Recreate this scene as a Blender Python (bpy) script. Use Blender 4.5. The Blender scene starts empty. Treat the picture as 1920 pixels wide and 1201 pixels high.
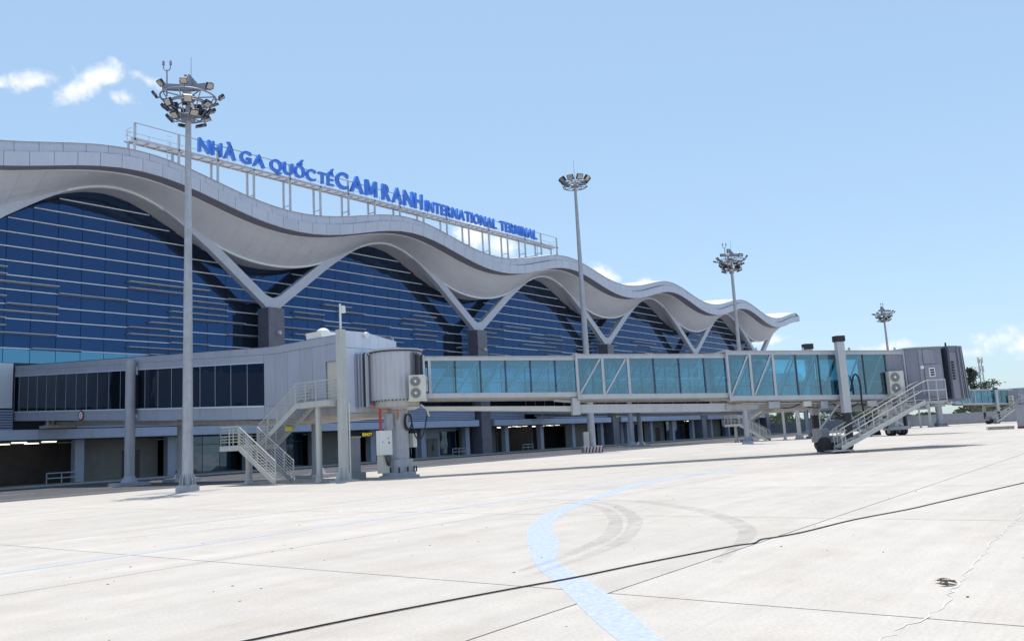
import bpy, math, random
from mathutils import Vector, Matrix
random.seed(7)
R = math.radians
PI = math.pi
sc = bpy.context.scene
COL = sc.collection

# ------------------------------------------------------------------ camera, world, sun, exposure
cam_d = bpy.data.cameras.new('camera')
cam_d.sensor_width = 36.0
cam_d.lens = 29.25
cam_d.clip_start = 0.1
cam_d.clip_end = 9000
cam = bpy.data.objects.new('camera', cam_d)
COL.objects.link(cam)
rt, up_, fw = (0.6172, -0.785, -0.0535), (-0.0797, -0.1301, 0.9883), (0.7828, 0.6057, 0.1429)
cam.matrix_world = Matrix(((rt[0], up_[0], -fw[0], 0.0), (rt[1], up_[1], -fw[1], 0.0), (rt[2], up_[2], -fw[2], 1.75), (0, 0, 0, 1)))
sc.camera = cam

SUN_EL, SUN_AZ = R(77.5), R(42)          # the sun stands high behind the terminal, towards +X +Y
sun_dir = Vector((math.cos(SUN_EL) * math.cos(SUN_AZ), math.cos(SUN_EL) * math.sin(SUN_AZ), math.sin(SUN_EL)))
sun_d = bpy.data.lights.new('sun', 'SUN')
sun_d.energy = 3.6
sun_d.angle = R(0.53)
sun_d.color = (1.0, 0.965, 0.91)
sun = bpy.data.objects.new('sun', sun_d)
sun.rotation_euler = sun_dir.to_track_quat('Z', 'Y').to_euler()
sun.location = (0, 0, 120)
COL.objects.link(sun)

sc.view_settings.view_transform = 'Standard'
sc.view_settings.look = 'None'
sc.view_settings.gamma = 1.0
sc.view_settings.exposure = 0.15
sc.view_settings.use_curve_mapping = False
sc.cycles.use_denoising = True
sc.cycles.max_bounces = 6
sc.cycles.diffuse_bounces = 3
sc.cycles.glossy_bounces = 3
sc.cycles.transparent_max_bounces = 12
sc.cycles.caustics_reflective = False
sc.cycles.caustics_refractive = False
sc.cycles.sample_clamp_indirect = 6.0

world = bpy.data.worlds.new('World')
sc.world = world
world.use_nodes = True
world.cycles.sampling_method = 'MANUAL'
world.cycles.sample_map_resolution = 512


def build_world():
    nt = world.node_tree
    N, L = nt.nodes, nt.links
    N.clear()
    out = N.new('ShaderNodeOutputWorld')
    bg = N.new('ShaderNodeBackground')
    bg.inputs['Strength'].default_value = 0.15
    sky = N.new('ShaderNodeTexSky')
    sky.sky_type = 'NISHITA'
    sky.sun_disc = False
    sky.sun_elevation = SUN_EL
    sky.sun_rotation = PI / 2 - SUN_AZ
    sky.air_density = 1.0
    sky.dust_density = 0.7
    sky.ozone_density = 2.0
    tc = N.new('ShaderNodeTexCoord')
    nrm = N.new('ShaderNodeVectorMath'); nrm.operation = 'NORMALIZE'
    L.new(tc.outputs['Generated'], nrm.inputs[0])
    D = nrm.outputs[0]
    noise = N.new('ShaderNodeTexNoise')
    noise.inputs['Scale'].default_value = 34
    noise.inputs['Detail'].default_value = 6
    noise.inputs['Roughness'].default_value = 0.62
    noise.inputs['Distortion'].default_value = 0.3
    L.new(D, noise.inputs['Vector'])
    nz = noise.outputs['Fac']

    def math_(op, a, b=None, clamp=False):
        m = N.new('ShaderNodeMath'); m.operation = op; m.use_clamp = clamp
        for i, x in enumerate((a, b)):
            if x is None:
                continue
            if isinstance(x, (int, float)):
                m.inputs[i].default_value = x
            else:
                L.new(x, m.inputs[i])
        return m.outputs[0]

    # (direction, half width, half height, tilt in degrees, opacity)
    clouds = [((.385, .838, .389), .050, .013, 36, .95), ((.340, .858, .385), .045, .012, 22, .62), ((.312, .872, .378), .030, .009, 8, .5),
              ((.418, .823, .380), .022, .0085, -8, .75), ((.432, .808, .400), .028, .008, -22, .62),
              ((.742, .625, .247), .030, .019, -30, 1.0), ((.765, .602, .232), .026, .014, -20, .9),
              ((.842, .508, .190), .017, .012, -30, .95), ((.868, .470, .176), .010, .008, 10, .9),
              ((.988, .128, .078), .045, .017, 12, .62), ((.985, .158, .066), .042, .011, 4, .5), ((.991, .105, .070), .034, .018, 0, .55),
              ((.966, .240, .078), .050, .010, 3, .32), ((.93, .350, .098), .060, .009, 3, .22),
              ((.72, -.66, .20), .10, .03, 6, .8), ((-.30, -.93, .22), .13, .035, -5, .8), ((-.86, -.43, .25), .10, .03, 4, .75), ((-.70, .66, .27), .11, .032, 10, .8)]
    tot = None
    for c, a, b, tilt, op in clouds:
        c = Vector(c).normalized()
        r0 = c.cross(Vector((0, 0, 1))).normalized()
        u0 = r0.cross(c)
        t = R(tilt)
        r1 = r0 * math.cos(t) + u0 * math.sin(t)
        u1 = -r0 * math.sin(t) + u0 * math.cos(t)
        mp = N.new('ShaderNodeMapping'); mp.vector_type = 'TEXTURE'
        mp.inputs['Location'].default_value = c
        mp.inputs['Rotation'].default_value = Matrix((r1, u1, r1.cross(u1))).transposed().to_euler()
        mp.inputs['Scale'].default_value = (a, b, 1)
        L.new(D, mp.inputs['Vector'])
        ln = N.new('ShaderNodeVectorMath'); ln.operation = 'LENGTH'
        L.new(mp.outputs[0], ln.inputs[0])
        v_ = math_('SUBTRACT', 0.55 + op * 0.5, ln.outputs['Value'])
        tot = v_ if tot is None else math_('MAXIMUM', tot, v_)
    tot = math_('ADD', tot, math_('MULTIPLY', math_('SUBTRACT', nz, 0.5), 3.2))
    mr = N.new('ShaderNodeMapRange'); mr.interpolation_type = 'SMOOTHSTEP'
    L.new(tot, mr.inputs['Value'])
    mr.inputs['From Min'].default_value = -0.05; mr.inputs['From Max'].default_value = 1.15
    mr.inputs['To Max'].default_value = 0.92
    tot = mr.outputs[0]
    # pale, slightly milky tropical sky
    hs = N.new('ShaderNodeGamma')
    hs.inputs['Gamma'].default_value = 0.47
    L.new(sky.outputs[0], hs.inputs['Color'])
    mx = N.new('ShaderNodeMix'); mx.data_type = 'RGBA'
    L.new(tot, mx.inputs['Factor'])
    tn = N.new('ShaderNodeVectorMath'); tn.operation = 'MULTIPLY'; tn.inputs[1].default_value = (1.84, 2.25, 2.58)
    L.new(hs.outputs[0], tn.inputs[0])
    L.new(tn.outputs[0], mx.inputs['A'])
    mx.inputs['B'].default_value = (6.5, 6.6, 6.8, 1)
    L.new(mx.outputs['Result'], bg.inputs['Color'])
    L.new(bg.outputs[0], out.inputs['Surface'])


build_world()

# ------------------------------------------------------------------ materials


def mat(name, col, rough=0.6, metal=0.0, spec=0.5, var=0.06, scale=1.5, streak=0.0, bump=0.0, bscale=40.0, rand=0.0, coat=0.0):
    """painted / cast surface: base colour, soft mottling, optional vertical dirt streaks and fine relief"""
    m = bpy.data.materials.new(name); m.use_nodes = True
    nt = m.node_tree; N, L = nt.nodes, nt.links
    p = N['Principled BSDF']
    p.inputs['Roughness'].default_value = rough
    p.inputs['Metallic'].default_value = metal
    p.inputs['Specular IOR Level'].default_value = spec
    p.inputs['Coat Weight'].default_value = coat
    geo = N.new('ShaderNodeNewGeometry')
    n1 = N.new('ShaderNodeTexNoise'); n1.inputs['Scale'].default_value = scale; n1.inputs['Detail'].default_value = 6
    L.new(geo.outputs['Position'], n1.inputs['Vector'])
    mr = N.new('ShaderNodeMapRange')
    mr.inputs['From Min'].default_value = 0.3; mr.inputs['From Max'].default_value = 0.7
    mr.inputs['To Min'].default_value = 1 - var; mr.inputs['To Max'].default_value = 1 + var
    L.new(n1.outputs['Fac'], mr.inputs['Value'])
    fac = mr.outputs[0]
    if streak:
        mp = N.new('ShaderNodeMapping'); mp.inputs['Scale'].default_value = (3.0, 3.0, 0.22)
        L.new(geo.outputs['Position'], mp.inputs['Vector'])
        n2 = N.new('ShaderNodeTexNoise'); n2.inputs['Scale'].default_value = 2.2; n2.inputs['Detail'].default_value = 5
        L.new(mp.outputs[0], n2.inputs['Vector'])
        m2 = N.new('ShaderNodeMapRange'); m2.inputs['From Min'].default_value = 0.42; m2.inputs['From Max'].default_value = 0.75
        m2.inputs['To Min'].default_value = 1.0; m2.inputs['To Max'].default_value = 1 - streak
        L.new(n2.outputs['Fac'], m2.inputs['Value'])
        mu = N.new('ShaderNodeMath'); mu.operation = 'MULTIPLY'
        L.new(fac, mu.inputs[0]); L.new(m2.outputs[0], mu.inputs[1]); fac = mu.outputs[0]
    if rand:
        oi = N.new('ShaderNodeObjectInfo')
        m3 = N.new('ShaderNodeMapRange'); m3.inputs['To Min'].default_value = 1 - rand; m3.inputs['To Max'].default_value = 1 + rand
        L.new(oi.outputs['Random'], m3.inputs['Value'])
        mu = N.new('ShaderNodeMath'); mu.operation = 'MULTIPLY'
        L.new(fac, mu.inputs[0]); L.new(m3.outputs[0], mu.inputs[1]); fac = mu.outputs[0]
    sc_ = N.new('ShaderNodeVectorMath'); sc_.operation = 'SCALE'
    sc_.inputs[0].default_value = col[:3]
    L.new(fac, sc_.inputs['Scale'])
    L.new(sc_.outputs[0], p.inputs['Base Color'])
    if bump:
        nb = N.new('ShaderNodeTexNoise'); nb.inputs['Scale'].default_value = bscale; nb.inputs['Detail'].default_value = 4
        L.new(geo.outputs['Position'], nb.inputs['Vector'])
        b = N.new('ShaderNodeBump'); b.inputs['Strength'].default_value = bump; b.inputs['Distance'].default_value = 0.02
        L.new(nb.outputs['Fac'], b.inputs['Height']); L.new(b.outputs[0], p.inputs['Normal'])
    return m


def mirror_glass(name, col, rough=0.03, wob=0.02, rand=0.12, haze=0.22):
    """reflective tinted curtain-wall glass: each pane a little different and not quite flat"""
    m = bpy.data.materials.new(name); m.use_nodes = True
    nt = m.node_tree; N, L = nt.nodes, nt.links
    p = N['Principled BSDF']
    p.inputs['Metallic'].default_value = 1.0
    p.inputs['Roughness'].default_value = rough
    oi = N.new('ShaderNodeObjectInfo')
    mr = N.new('ShaderNodeMapRange'); mr.inputs['To Min'].default_value = 1 - rand; mr.inputs['To Max'].default_value = 1 + rand
    L.new(oi.outputs['Random'], mr.inputs['Value'])
    s = N.new('ShaderNodeVectorMath'); s.operation = 'SCALE'; s.inputs[0].default_value = col
    L.new(mr.outputs[0], s.inputs['Scale']); L.new(s.outputs[0], p.inputs['Base Color'])
    geo = N.new('ShaderNodeNewGeometry')
    n = N.new('ShaderNodeTexNoise'); n.inputs['Scale'].default_value = 0.55; n.inputs['Detail'].default_value = 1
    L.new(geo.outputs['Position'], n.inputs['Vector'])
    b = N.new('ShaderNodeBump'); b.inputs['Strength'].default_value = wob; b.inputs['Distance'].default_value = 1.0
    L.new(n.outputs['Fac'], b.inputs['Height']); L.new(b.outputs[0], p.inputs['Normal'])
    df = N.new('ShaderNodeBsdfDiffuse'); df.inputs['Color'].default_value = (.06, .085, .13, 1)
    mxs = N.new('ShaderNodeMixShader'); mxs.inputs[0].default_value = haze
    L.new(p.outputs[0], mxs.inputs[1]); L.new(df.outputs[0], mxs.inputs[2])
    L.new(mxs.outputs[0], N['Material Output'].inputs['Surface'])
    return m


def clear_glass(name, tint, refl=0.12, body=0.18):
    m = bpy.data.materials.new(name); m.use_nodes = True
    nt = m.node_tree; N, L = nt.nodes, nt.links
    N.remove(N['Principled BSDF'])
    out = N['Material Output']
    tr = N.new('ShaderNodeBsdfTransparent')
    oi = N.new('ShaderNodeObjectInfo')
    mr = N.new('ShaderNodeMapRange'); mr.inputs['To Min'].default_value = 0.84; mr.inputs['To Max'].default_value = 1.06
    L.new(oi.outputs['Random'], mr.inputs['Value'])
    sv = N.new('ShaderNodeVectorMath'); sv.operation = 'SCALE'; sv.inputs[0].default_value = tint
    L.new(mr.outputs[0], sv.inputs['Scale']); L.new(sv.outputs[0], tr.inputs['Color'])
    gl = N.new('ShaderNodeBsdfGlossy'); gl.inputs['Roughness'].default_value = 0.03; gl.inputs['Color'].default_value = (.72, .9, 1, 1)
    fr = N.new('ShaderNodeFresnel'); fr.inputs['IOR'].default_value = 1.5
    ad = N.new('ShaderNodeMath'); ad.operation = 'ADD'; ad.inputs[1].default_value = refl; ad.use_clamp = True
    L.new(fr.outputs[0], ad.inputs[0])
    tl = N.new('ShaderNodeBsdfTranslucent'); tl.inputs['Color'].default_value = (.30, .60, .78, 1)
    m0 = N.new('ShaderNodeMixShader'); m0.inputs[0].default_value = body
    L.new(tr.outputs[0], m0.inputs[1]); L.new(tl.outputs[0], m0.inputs[2])
    mx = N.new('ShaderNodeMixShader')
    L.new(ad.outputs[0], mx.inputs[0]); L.new(m0.outputs[0], mx.inputs[1]); L.new(gl.outputs[0], mx.inputs[2])
    L.new(mx.outputs[0], out.inputs['Surface'])
    return m


def emit(name, col, s):
    m = bpy.data.materials.new(name); m.use_nodes = True
    p = m.node_tree.nodes['Principled BSDF']
    p.inputs['Base Color'].default_value = (*col, 1)
    p.inputs['Emission Color'].default_value = (*col, 1)
    p.inputs['Emission Strength'].default_value = s
    return m


def concrete_mat():
    m = bpy.data.materials.new('apron_concrete'); m.use_nodes = True
    nt = m.node_tree; N, L = nt.nodes, nt.links
    p = N['Principled BSDF']; p.inputs['Roughness'].default_value = 0.85; p.inputs['Specular IOR Level'].default_value = 0.25
    geo = N.new('ShaderNodeNewGeometry'); oi = N.new('ShaderNodeObjectInfo')

    def noise(scale, detail, rough=0.55, vec=None):
        n = N.new('ShaderNodeTexNoise'); n.inputs['Scale'].default_value = scale; n.inputs['Detail'].default_value = detail
        n.inputs['Roughness'].default_value = rough
        L.new(vec or geo.outputs['Position'], n.inputs['Vector'])
        return n.outputs['Fac']

    def mrange(x, a, b, c, d):
        r = N.new('ShaderNodeMapRange'); L.new(x, r.inputs['Value'])
        r.inputs['From Min'].default_value = a; r.inputs['From Max'].default_value = b
        r.inputs['To Min'].default_value = c; r.inputs['To Max'].default_value = d
        return r.outputs[0]

    def mul(a, b):
        k = N.new('ShaderNodeMath'); k.operation = 'MULTIPLY'; L.new(a, k.inputs[0]); L.new(b, k.inputs[1]); return k.outputs[0]
    mp = N.new('ShaderNodeMapping'); mp.inputs['Scale'].default_value = (0.10, 1.4, 1.0); mp.inputs['Rotation'].default_value = (0, 0, R(5))
    L.new(geo.outputs['Position'], mp.inputs['Vector'])
    f = mrange(noise(0.22, 7, 0.6), 0.3, 0.7, 0.955, 1.035)               # broad blotches
    f = mul(f, mrange(noise(1.7, 6, 0.6), 0.3, 0.75, 1.035, 0.935))       # patches
    f = mul(f, mrange(noise(1.0, 6, 0.65, mp.outputs[0]), 0.35, 0.8, 1.04, 0.88))   # broom and traffic streaks
    f = mul(f, mrange(noise(24, 6, 0.75), 0.3, 0.7, 0.84, 1.11))        # aggregate grain
    mp2 = N.new('ShaderNodeMapping'); mp2.inputs['Scale'].default_value = (0.5, 9.0, 1.0)
    L.new(geo.outputs['Position'], mp2.inputs['Vector'])
    f = mul(f, mrange(noise(1.3, 7, 0.7, mp2.outputs[0]), 0.55, 0.75, 1.01, 0.91))   # fine drag marks
    f = mul(f, mrange(noise(4.2, 8, 0.7), 0.64, 0.76, 1.0, 0.82))       # small oil spots
    f = mul(f, mrange(oi.outputs['Random'], 0, 1, 0.95, 1.035))
    mxc = N.new('ShaderNodeMix'); mxc.data_type = 'RGBA'
    L.new(mrange(noise(0.6, 7, 0.62), 0.48, 0.75, 0.0, 0.7), mxc.inputs['Factor'])
    mxc.inputs['A'].default_value = (.568, .512, .452, 1); mxc.inputs['B'].default_value = (.50, .435, .365, 1)   # bare and rust-dusted concrete
    s = N.new('ShaderNodeVectorMath'); s.operation = 'SCALE'
    L.new(mxc.outputs['Result'], s.inputs[0])
    L.new(f, s.inputs['Scale']); L.new(s.outputs[0], p.inputs['Base Color'])
    b = N.new('ShaderNodeBump'); b.inputs['Strength'].default_value = 0.35; b.inputs['Distance'].default_value = 0.01
    L.new(noise(55, 4), b.inputs['Height']); L.new(b.outputs[0], p.inputs['Normal'])
    return m


def faded(name, col, rough, lo, hi, scale=9.0, aniso=(1, 1, 1)):
    """thin worn paint or rubber film: opaque flecks over bare concrete"""
    m = bpy.data.materials.new(name); m.use_nodes = True
    nt = m.node_tree; N, L = nt.nodes, nt.links
    p = N['Principled BSDF']; p.inputs['Roughness'].default_value = rough; p.inputs['Base Color'].default_value = (*col, 1)
    p.inputs['Specular IOR Level'].default_value = 0.2
    geo = N.new('ShaderNodeNewGeometry')
    mp = N.new('ShaderNodeMapping'); mp.inputs['Scale'].default_value = aniso
    L.new(geo.outputs['Position'], mp.inputs['Vector'])
    n = N.new('ShaderNodeTexNoise'); n.inputs['Scale'].default_value = scale; n.inputs['Detail'].default_value = 7; n.inputs['Roughness'].default_value = 0.65
    L.new(mp.outputs[0], n.inputs['Vector'])
    r = N.new('ShaderNodeMapRange'); r.inputs['From Min'].default_value = 0.35; r.inputs['From Max'].default_value = 0.65
    r.inputs['To Min'].default_value = lo; r.inputs['To Max'].default_value = hi
    L.new(n.outputs['Fac'], r.inputs['Value'])
    L.new(r.outputs[0], p.inputs['Alpha'])
    return m


M = dict(
    concrete=concrete_mat(),
    sealant=mat('joint_sealant', (.03, .028, .027), .9),
    asphalt=mat('asphalt', (.085, .085, .092), .9, var=.18, scale=.6, bump=.4, bscale=60),
    paving=mat('paving', (.20, .21, .23), .8, var=.1, scale=2),
    kerb=mat('kerb_concrete', (.36, .36, .36), .8, var=.1, scale=2),
    blue_paint=faded('blue_line_paint', (.55, .605, .72), .7, .60, .96, 12.0),
    blue_thin=faded('blue_line_paint_worn', (.50, .62, .78), .7, .1, .7, 6.0),
    white_paint=faded('white_line_paint', (.80, .80, .79), .7, .25, .95, 7.0),
    tyre=faded('tyre_rubber_film', (.20, .185, .17), .8, .0, .17, 3.0),
    tyre_soft=faded('tyre_rubber_film_soft', (.28, .27, .25), .8, .0, .30, 3.0),
    chalk=mat('crack_filler', (.63, .60, .55), .9),
    alu=mat('fascia_aluminium', (.53, .55, .64), .42, spec=.5, var=.03, scale=.4, streak=.08, rand=.035),
    alu_edge=mat('fascia_gap_shade', (.30, .32, .37), .5, var=.03),  # shade of the gap between fascia tiers put in the colour; also darkens seams
    roof=mat('roof_sheet', (.66, .67, .70), .5, var=.05),
    soffit=mat('soffit_panel_paint', (.645, .66, .72), .6, var=.03, scale=.5, rand=.02),
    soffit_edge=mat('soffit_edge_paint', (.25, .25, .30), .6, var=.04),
    trim=mat('roof_trim_paint', (.72, .74, .79), .5, var=.02),
    strut=mat('strut_paint', (.52, .55, .64), .5, var=.04, streak=.06),
    stone=mat('dark_stone', (.15, .145, .185), .35, var=.16, scale=1.2, rand=.12),
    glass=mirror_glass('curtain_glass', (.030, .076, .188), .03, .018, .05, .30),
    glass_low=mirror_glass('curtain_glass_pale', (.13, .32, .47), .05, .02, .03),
    glass_dark=mirror_glass('link_glass', (.020, .032, .060), .04, .03, .25, .1),
    mullion=mat('mullion', (.03, .045, .075), .5),
    transom=mat('transom_white', (.80, .83, .88), .45, var=.02),
    fin=mat('sun_fin', (.44, .48, .58), .5, var=.05),
    band=mat('canopy_panel', (.40, .46, .60), .45, var=.05, streak=.06, rand=.05),
    louvre=mat('louvre_slat', (.30, .35, .48), .5, var=.05, rand=.05),
    whiteband=mat('podium_panel', (.62, .65, .70), .5, var=.03, rand=.03),
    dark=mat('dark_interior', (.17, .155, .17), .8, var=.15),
    brown=mat('brown_door', (.06, .035, .04), .5),
    beige=mat('beige_wall', (.20, .19, .17), .8, var=.08, rand=.06),
    gcol=mat('ground_column', (.34, .37, .45), .6, var=.05),
    gglass=mirror_glass('ground_glass', (.10, .13, .16), .05, .03, .2),
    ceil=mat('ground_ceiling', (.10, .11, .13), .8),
    clad=mat('link_cladding', (.36, .38, .46), .45, var=.04, scale=.5, streak=.10, rand=.035),
    clad_light=mat('link_cladding_lit', (.60, .645, .75), .45, var=.03, streak=.05, rand=.025),  # brighter light on the end wall put into the colour; pale trims share it
    white=mat('white_metal', (.72, .72, .70), .4, var=.03),
    cream=mat('cream_beam', (.55, .52, .46), .6, var=.05),
    column=mat('column_paint', (.50, .50, .48), .5, var=.05, streak=.14),
    colgrey=mat('column_grey', (.36, .37, .42), .5, var=.06, streak=.14),
    galv=mat('galvanised_steel', (.40, .41, .45), .5, metal=.25, var=.10, scale=3, streak=.18),
    lampsteel=mat('lamp_frame_steel', (.26, .27, .33), .45, metal=.3, var=.06),
    frame=mat('tunnel_frame', (.47, .485, .52), .45, var=.05, streak=.08),
    frame_dark=mat('tunnel_mullion', (.05, .06, .09), .5),
    diag=mat('tunnel_diagonal', (.78, .80, .82), .5),
    roofgrey=mat('tunnel_roof', (.42, .42, .42), .6, var=.08, streak=.15),
    under=mat('tunnel_underside', (.40, .385, .36), .7, var=.12, scale=2),
    tglass=clear_glass('tunnel_glass', (.56, .83, .92), .11, .05),
    curtain=mat('rotunda_slats', (.46, .465, .50), .45, var=.03, streak=.08),
    cabgrey=mat('cab_paint', (.225, .23, .285), .42, var=.05, streak=.12),
    cablight=mat('cab_paint_lit', (.27, .275, .33), .42, var=.05, streak=.12),  # light on the cab's front facet put into the colour; roof, folds share it
    bellows=mat('cab_bellows', (.16, .165, .205), .6, var=.06),
    black=mat('black_rubber', (.018, .018, .022), .6),
    acwhite=mat('condenser_casing', (.62, .60, .54), .5, var=.05, streak=.1),
    grille=mat('fan_grille', (.055, .055, .060), .5),
    hub=mat('fan_hub', (.75, .75, .75), .4),
    red=mat('red_pipe', (.42, .03, .03), .5),
    orange=mat('orange_conduit', (.45, .12, .05), .6),
    blue=mat('sign_letter_blue', (.045, .20, .72), .38, var=.04, coat=.2),
    letter_side=mat('sign_letter_side', (.016, .075, .36), .45, var=.04),
    signsteel=mat('sign_steel', (.44, .45, .49), .5, var=.06),
    deck=mat('sign_deck', (.60, .60, .60), .6, var=.05),
    lens=mat('flood_lens', (.40, .39, .36), .15, spec=.8, var=.05),
    lampblack=mat('flood_body', (.022, .023, .035), .45),
    tube=emit('fluorescent_tube', (1.0, .93, .74), 2.2),
    yellow=emit('yellow_sign', (.75, .62, .03), .55),
    yellow_paint=mat('yellow_paint', (.60, .62, .06), .5),
    redpaint=mat('red_paint', (.30, .02, .045), .5),
    blackpaint=mat('black_paint', (.015, .015, .018), .5),
    leafgreen=mat('foliage', (.055, .085, .045), .7, var=.3, scale=.7),
    leafdark=mat('foliage_dark', (.035, .055, .038), .7, var=.3, scale=.7),
    bark=mat('bark', (.11, .09, .075), .9, var=.2),
    deadleaf=mat('dead_leaf', (.10, .055, .03), .8, var=.2, scale=20),
    fence=mat('fence_sheet', (.33, .34, .38), .5, var=.08, streak=.12),
    wood=mat('weathered_wood', (.28, .26, .24), .8, var=.15),
)

# ------------------------------------------------------------------ geometry helpers
ORG = {}


class MB:
    def __init__(s):
        s.v = []; s.f = []

    def add(s, vs, fs):
        o = len(s.v)
        s.v.extend([tuple(x) for x in vs]); s.f.extend([tuple(i + o for i in q) for q in fs]); return s

    def box(s, x0, x1, y0, y1, z0, z1):
        return s.hexa([(x0, y0, z0), (x1, y0, z0), (x1, y1, z0), (x0, y1, z0), (x0, y0, z1), (x1, y0, z1), (x1, y1, z1), (x0, y1, z1)])

    def hexa(s, p):
        return s.add(p, [(0, 3, 2, 1), (4, 5, 6, 7), (0, 1, 5, 4), (1, 2, 6, 5), (2, 3, 7, 6), (3, 0, 4, 7)])

    def bar(s, p, q, w, h=None, up=(0, 0, 1)):
        h = h or w
        p, q = Vector(p), Vector(q)
        d = (q - p).normalized(); u = Vector(up)
        if abs(d.dot(u)) > .98:
            u = Vector((0, 1, 0))
        a = d.cross(u).normalized() * (w / 2); b = a.cross(d).normalized() * (h / 2)
        return s.hexa([p - a - b, p + a - b, q + a - b, q - a - b, p - a + b, p + a + b, q + a + b, q - a + b])

    def cyl(s, p, q, r0, r1=None, n=14, caps=True):
        r1 = r0 if r1 is None else r1
        p, q = Vector(p), Vector(q); d = (q - p).normalized()
        u = Vector((0, 0, 1)) if abs(d.z) < .9 else Vector((1, 0, 0))
        a = d.cross(u).normalized(); b = d.cross(a)
        vs = []
        for c, r in ((p, r0), (q, r1)):
            for i in range(n):
                t = 2 * PI * i / n
                vs.append(c + a * (r * math.cos(t)) + b * (r * math.sin(t)))
        fs = [(i, i + n, (i + 1) % n + n, (i + 1) % n) for i in range(n)]
        if caps:
            fs += [tuple(range(n)), tuple(range(2 * n - 1, n - 1, -1))]
        return s.add(vs, fs)

    def tube(s, pts, r, n=6):
        pts = [Vector(p) for p in pts]
        vs = []; k = len(pts); prev = None
        for i, p in enumerate(pts):
            d = (pts[min(i + 1, k - 1)] - pts[max(i - 1, 0)]).normalized()
            if prev is None:
                u = Vector((0, 0, 1)) if abs(d.z) < .9 else Vector((1, 0, 0))
                a = d.cross(u).normalized()
            else:
                a = (prev - d * prev.dot(d)).normalized()
            prev = a; b = d.cross(a)
            for j in range(n):
                t = 2 * PI * j / n
                vs.append(p + a * (r * math.cos(t)) + b * (r * math.sin(t)))
        fs = []
        for i in range(k - 1):
            for j in range(n):
                fs.append((i * n + j, (i + 1) * n + j, (i + 1) * n + (j + 1) % n, i * n + (j + 1) % n))
        fs += [tuple(range(n)), tuple(range(k * n - 1, (k - 1) * n - 1, -1))]
        return s.add(vs, fs)

    def ring(s, c, rad, r, n=28, m=6):
        c = Vector(c); vs = []; fs = []
        for i in range(n):
            t = 2 * PI * i / n
            e = Vector((math.cos(t), math.sin(t), 0))
            for j in range(m):
                q = 2 * PI * j / m
                vs.append(c + e * (rad + r * math.cos(q)) + Vector((0, 0, r * math.sin(q))))
        for i in range(n):
            for j in range(m):
                fs.append((i * m + j, ((i + 1) % n) * m + j, ((i + 1) % n) * m + (j + 1) % m, i * m + (j + 1) % m))
        return s.add(vs, fs)

    def prism_y(s, poly, y0, y1):
        """polygon in (x,z) pushed along y"""
        n = len(poly)
        vs = [(x, y0, z) for x, z in poly] + [(x, y1, z) for x, z in poly]
        fs = [tuple(range(n)), tuple(range(2 * n - 1, n - 1, -1))] + [(i, i + n, (i + 1) % n + n, (i + 1) % n) for i in range(n)]
        return s.add(vs, fs)

    def prism_z(s, poly, z0, z1):
        n = len(poly)
        vs = [(x, y, z0) for x, y in poly] + [(x, y, z1) for x, y in poly]
        fs = [tuple(range(n - 1, -1, -1)), tuple(range(n, 2 * n))] + [(i, (i + 1) % n, (i + 1) % n + n, i + n) for i in range(n)]
        return s.add(vs, fs)

    def sheet(s, rows):
        """grid of points"""
        n = len(rows[0]); vs = [p for r in rows for p in r]
        fs = [(i * n + j, i * n + j + 1, (i + 1) * n + j + 1, (i + 1) * n + j) for i in range(len(rows) - 1) for j in range(n - 1)]
        return s.add(vs, fs)

    def mesh(s, name, m, smooth=False, org=(0, 0, 0)):
        me = bpy.data.meshes.new(name)
        me.from_pydata([(x - org[0], y - org[1], z - org[2]) for x, y, z in s.v], [], s.f)
        me.materials.append(m)
        if smooth:
            me.polygons.foreach_set('use_smooth', [True] * len(me.polygons))
            me.set_sharp_from_angle(angle=R(38))
        me.update()
        return me

    def build(s, name, m, parent=None, smooth=False):
        org = ORG.get(parent.name, (0, 0, 0)) if parent else (0, 0, 0)
        return link(name, s.mesh(name, m, smooth, org), parent)


def link(name, me, parent=None):
    o = bpy.data.objects.new(name, me)
    COL.objects.link(o)
    if parent:
        o.parent = parent
        if parent.name in ORG:
            ORG[o.name] = ORG[parent.name]
    return o


def thing(name, loc, label, cat, group=None, rz=0.0, world_coords=True):
    o = bpy.data.objects.new(name, None)
    o.empty_display_size = .5
    COL.objects.link(o)
    o.location = loc; o.rotation_euler = (0, 0, rz)
    o['label'] = label; o['category'] = cat
    if group:
        o['group'] = group
    if world_coords:
        ORG[o.name] = tuple(loc)
    return o


def tag(o, label, cat, group=None):
    o['label'] = label; o['category'] = cat
    if group:
        o['group'] = group
    return o


def struct(o):
    o['kind'] = 'structure'
    return o


def copy_tree(o, parent=None):
    c = o.copy(); COL.objects.link(c)
    if parent:
        c.parent = parent
    for ch in list(o.children):
        copy_tree(ch, c)
    return c


def lerp(a, b, t):
    return a + (b - a) * t


def smooth_curve(pts, k=6):
    """Catmull-Rom through points"""
    P = [Vector(p) for p in pts]; out = []
    for i in range(len(P) - 1):
        p0 = P[max(i - 1, 0)]; p1 = P[i]; p2 = P[i + 1]; p3 = P[min(i + 2, len(P) - 1)]
        for j in range(k):
            t = j / k
            out.append(0.5 * ((2 * p1) + (p2 - p0) * t + (2 * p0 - 5 * p1 + 4 * p2 - p3) * t * t + (3 * p1 - p0 - 3 * p2 + p3) * t ** 3))
    out.append(P[-1])
    return out


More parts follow.
